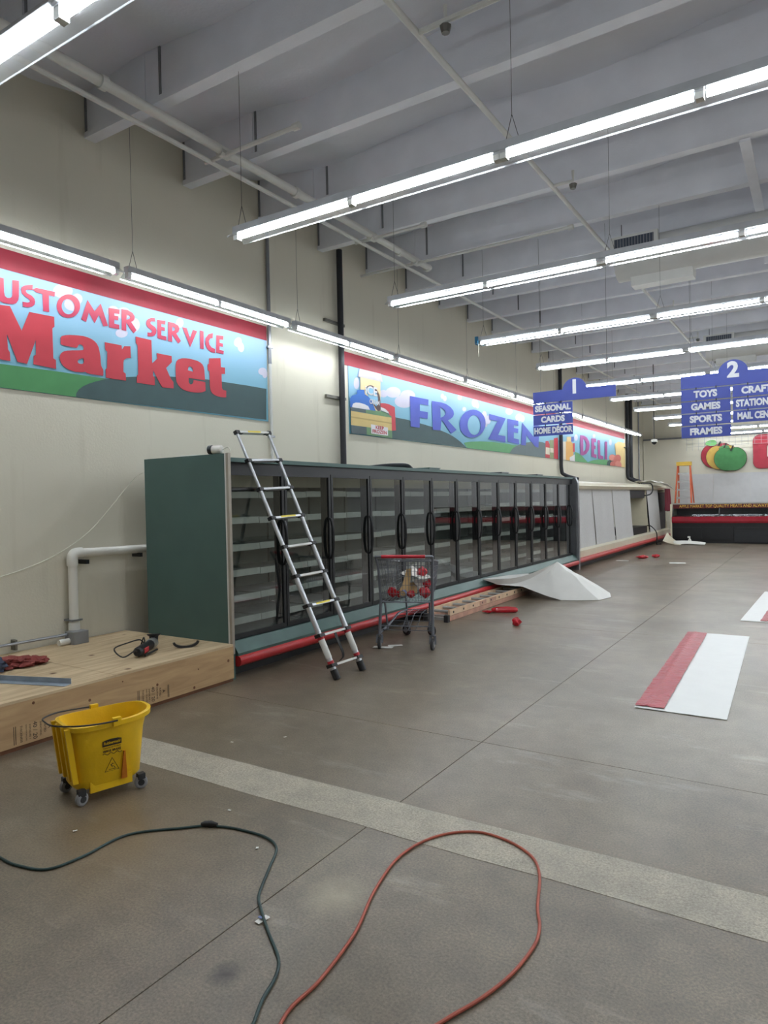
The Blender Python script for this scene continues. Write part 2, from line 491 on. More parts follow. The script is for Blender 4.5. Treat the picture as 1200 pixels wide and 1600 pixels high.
gradient_material('print_letter_fade', [(0, (170, 38, 74)), (0.6, (184, 52, 84)), (1, (212, 98, 110))], 0.55, 0.98)
mat('case_green', (70, 98, 93), 0.45, var=0.06, scale=3)
mat('case_green_light', (64, 92, 86), 0.4, 0.1, var=0.15, scale=5)
mat('case_trim', (168, 160, 148), 0.4, 0.4, var=0.1)
mat('case_black', (26, 28, 31), 0.4, var=0.15)
mat('case_inner', (146, 152, 146), 0.5, var=0.12, scale=2)
mat('case_shelf', (176, 180, 174), 0.5)
mat('case_rail', (224, 226, 218), 0.4)
mat('bumper_red', (178, 36, 40), 0.35, var=0.1)
glass_material('door_glass', (0.82, 0.85, 0.84, 1), 1.52, 0.012, 2.2)
glass_material('deli_glass', (0.75, 0.8, 0.8, 1), 1.5, 0.01, 1.3)
mat('cream_metal', (226, 218, 192), 0.3, var=0.04, coat=0.3)
mat('curtain_grey', (200, 199, 198), 0.7, var=0.05, scale=30, bump=0.3, bscale=220)
mat('inner_cream', (196, 194, 178), 0.55)
mat('black_tray', (28, 28, 29), 0.5)
mat('deli_red', (150, 28, 44), 0.25, var=0.1, coat=0.4)
mat('deli_band', (86, 18, 26), 0.35, var=0.1)
mat('deli_black', (24, 25, 27), 0.35, var=0.2)
mat('deli_steel', (185, 184, 180), 0.3, 0.8)
mat('text_yellow', (232, 186, 72), 0.5)
mat('panel_white', (206, 206, 206), 0.45, var=0.03)
mat('sign_blue', (62, 76, 158), 0.4, var=0.05)
mat('sign_text', (222, 224, 228), 0.5)
mat('ladder_alu', (206, 208, 212), 0.3, 0.6, var=0.05)
mat('ladder_black', (30, 30, 32), 0.5)
mat('ladder_yellow', (226, 206, 70), 0.5)
mat('ladder_white', (222, 222, 216), 0.5)
mat('sticker_red', (190, 50, 60), 0.5)
mat('cart_grey', (120, 124, 132), 0.4, 0.5)
mat('cart_red', (178, 32, 46), 0.4)
mat('rubber_dark', (48, 48, 50), 0.7)
mat('wheel_grey', (140, 140, 142), 0.6)
mat('fiber_tan', (224, 192, 160), 0.55, var=0.12, scale=9)
mat('fiber_pink', (196, 152, 132), 0.55, var=0.15, scale=9)
mat('rung_alu', (186, 186, 184), 0.45, 0.3)
mat('sheet_white', (226, 225, 220), 0.6, var=0.03, bump=0.1, bscale=12)
mat('banner_white', (228, 229, 226), 0.4, var=0.02, bump=0.05, bscale=6)
mat('banner_red', (160, 32, 50), 0.3, var=0.15, scale=14, bump=0.9, bscale=14, stretch=(1, 2.6, 1), spec=0.35)
mat('film_red', (186, 26, 40), 0.25, var=0.15, coat=0.3)
mat('cardboard', (206, 172, 122), 0.75, var=0.08)
mat('paper_white', (230, 229, 222), 0.7, var=0.04)
mat('tube_blue', (110, 124, 170), 0.5)
wood_material('plywood_top', (172, 147, 114), (206, 184, 149), (4.0, 0.5, 1))
wood_material('plywood_front', (164, 132, 94), (192, 160, 118), (1, 0.6, 5.0))
mat('wood_skid', (112, 74, 50), 0.8, var=0.2)
mat('ink_black', (52, 42, 34), 0.7)
mat('galvanised', (150, 162, 174), 0.4, 0.15, var=0.15, scale=12)
mat('rag_red', (132, 60, 54), 0.9, var=0.2, scale=20, bump=0.6, bscale=60)
mat('rag_blue', (58, 66, 84), 0.9, var=0.35, scale=40, bump=0.8, bscale=60)
mat('tool_black', (36, 36, 38), 0.5)
mat('tool_silver', (176, 176, 174), 0.35, 0.7)
mat('bucket_yellow', (236, 190, 22), 0.4, var=0.08, scale=7, bump=0.08, bscale=90)
mat('bucket_slot', (196, 112, 16), 0.5)
mat('cord_green', (38, 62, 60), 0.55, var=0.2, scale=30)
mat('cord_orange', (164, 80, 60), 0.55, var=0.12, scale=20)
mat('plug_black', (34, 32, 32), 0.5)
mat('cable_white', (224, 222, 206), 0.6)
mat('box_grey', (140, 141, 142), 0.5)
mat('apple_red', (168, 44, 60), 0.6); mat('apple_yellow', (200, 164, 80), 0.6); mat('apple_green', (62, 124, 70), 0.6)
mat('leaf_green', (112, 180, 104), 0.5); mat('leaf_dark', (72, 132, 80), 0.5); mat('stem_dark', (40, 40, 34), 0.6); mat('edge_dark', (70, 40, 40), 0.6)
mat('step_orange', (212, 98, 58), 0.5); mat('step_yellow', (228, 186, 70), 0.5)
mat('cloth_maroon', (112, 24, 42), 0.8, bump=0.4, bscale=40)
mat('duct_white', (214, 214, 210), 0.5, var=0.03)
mat('grille_dark', (70, 78, 92), 0.5)
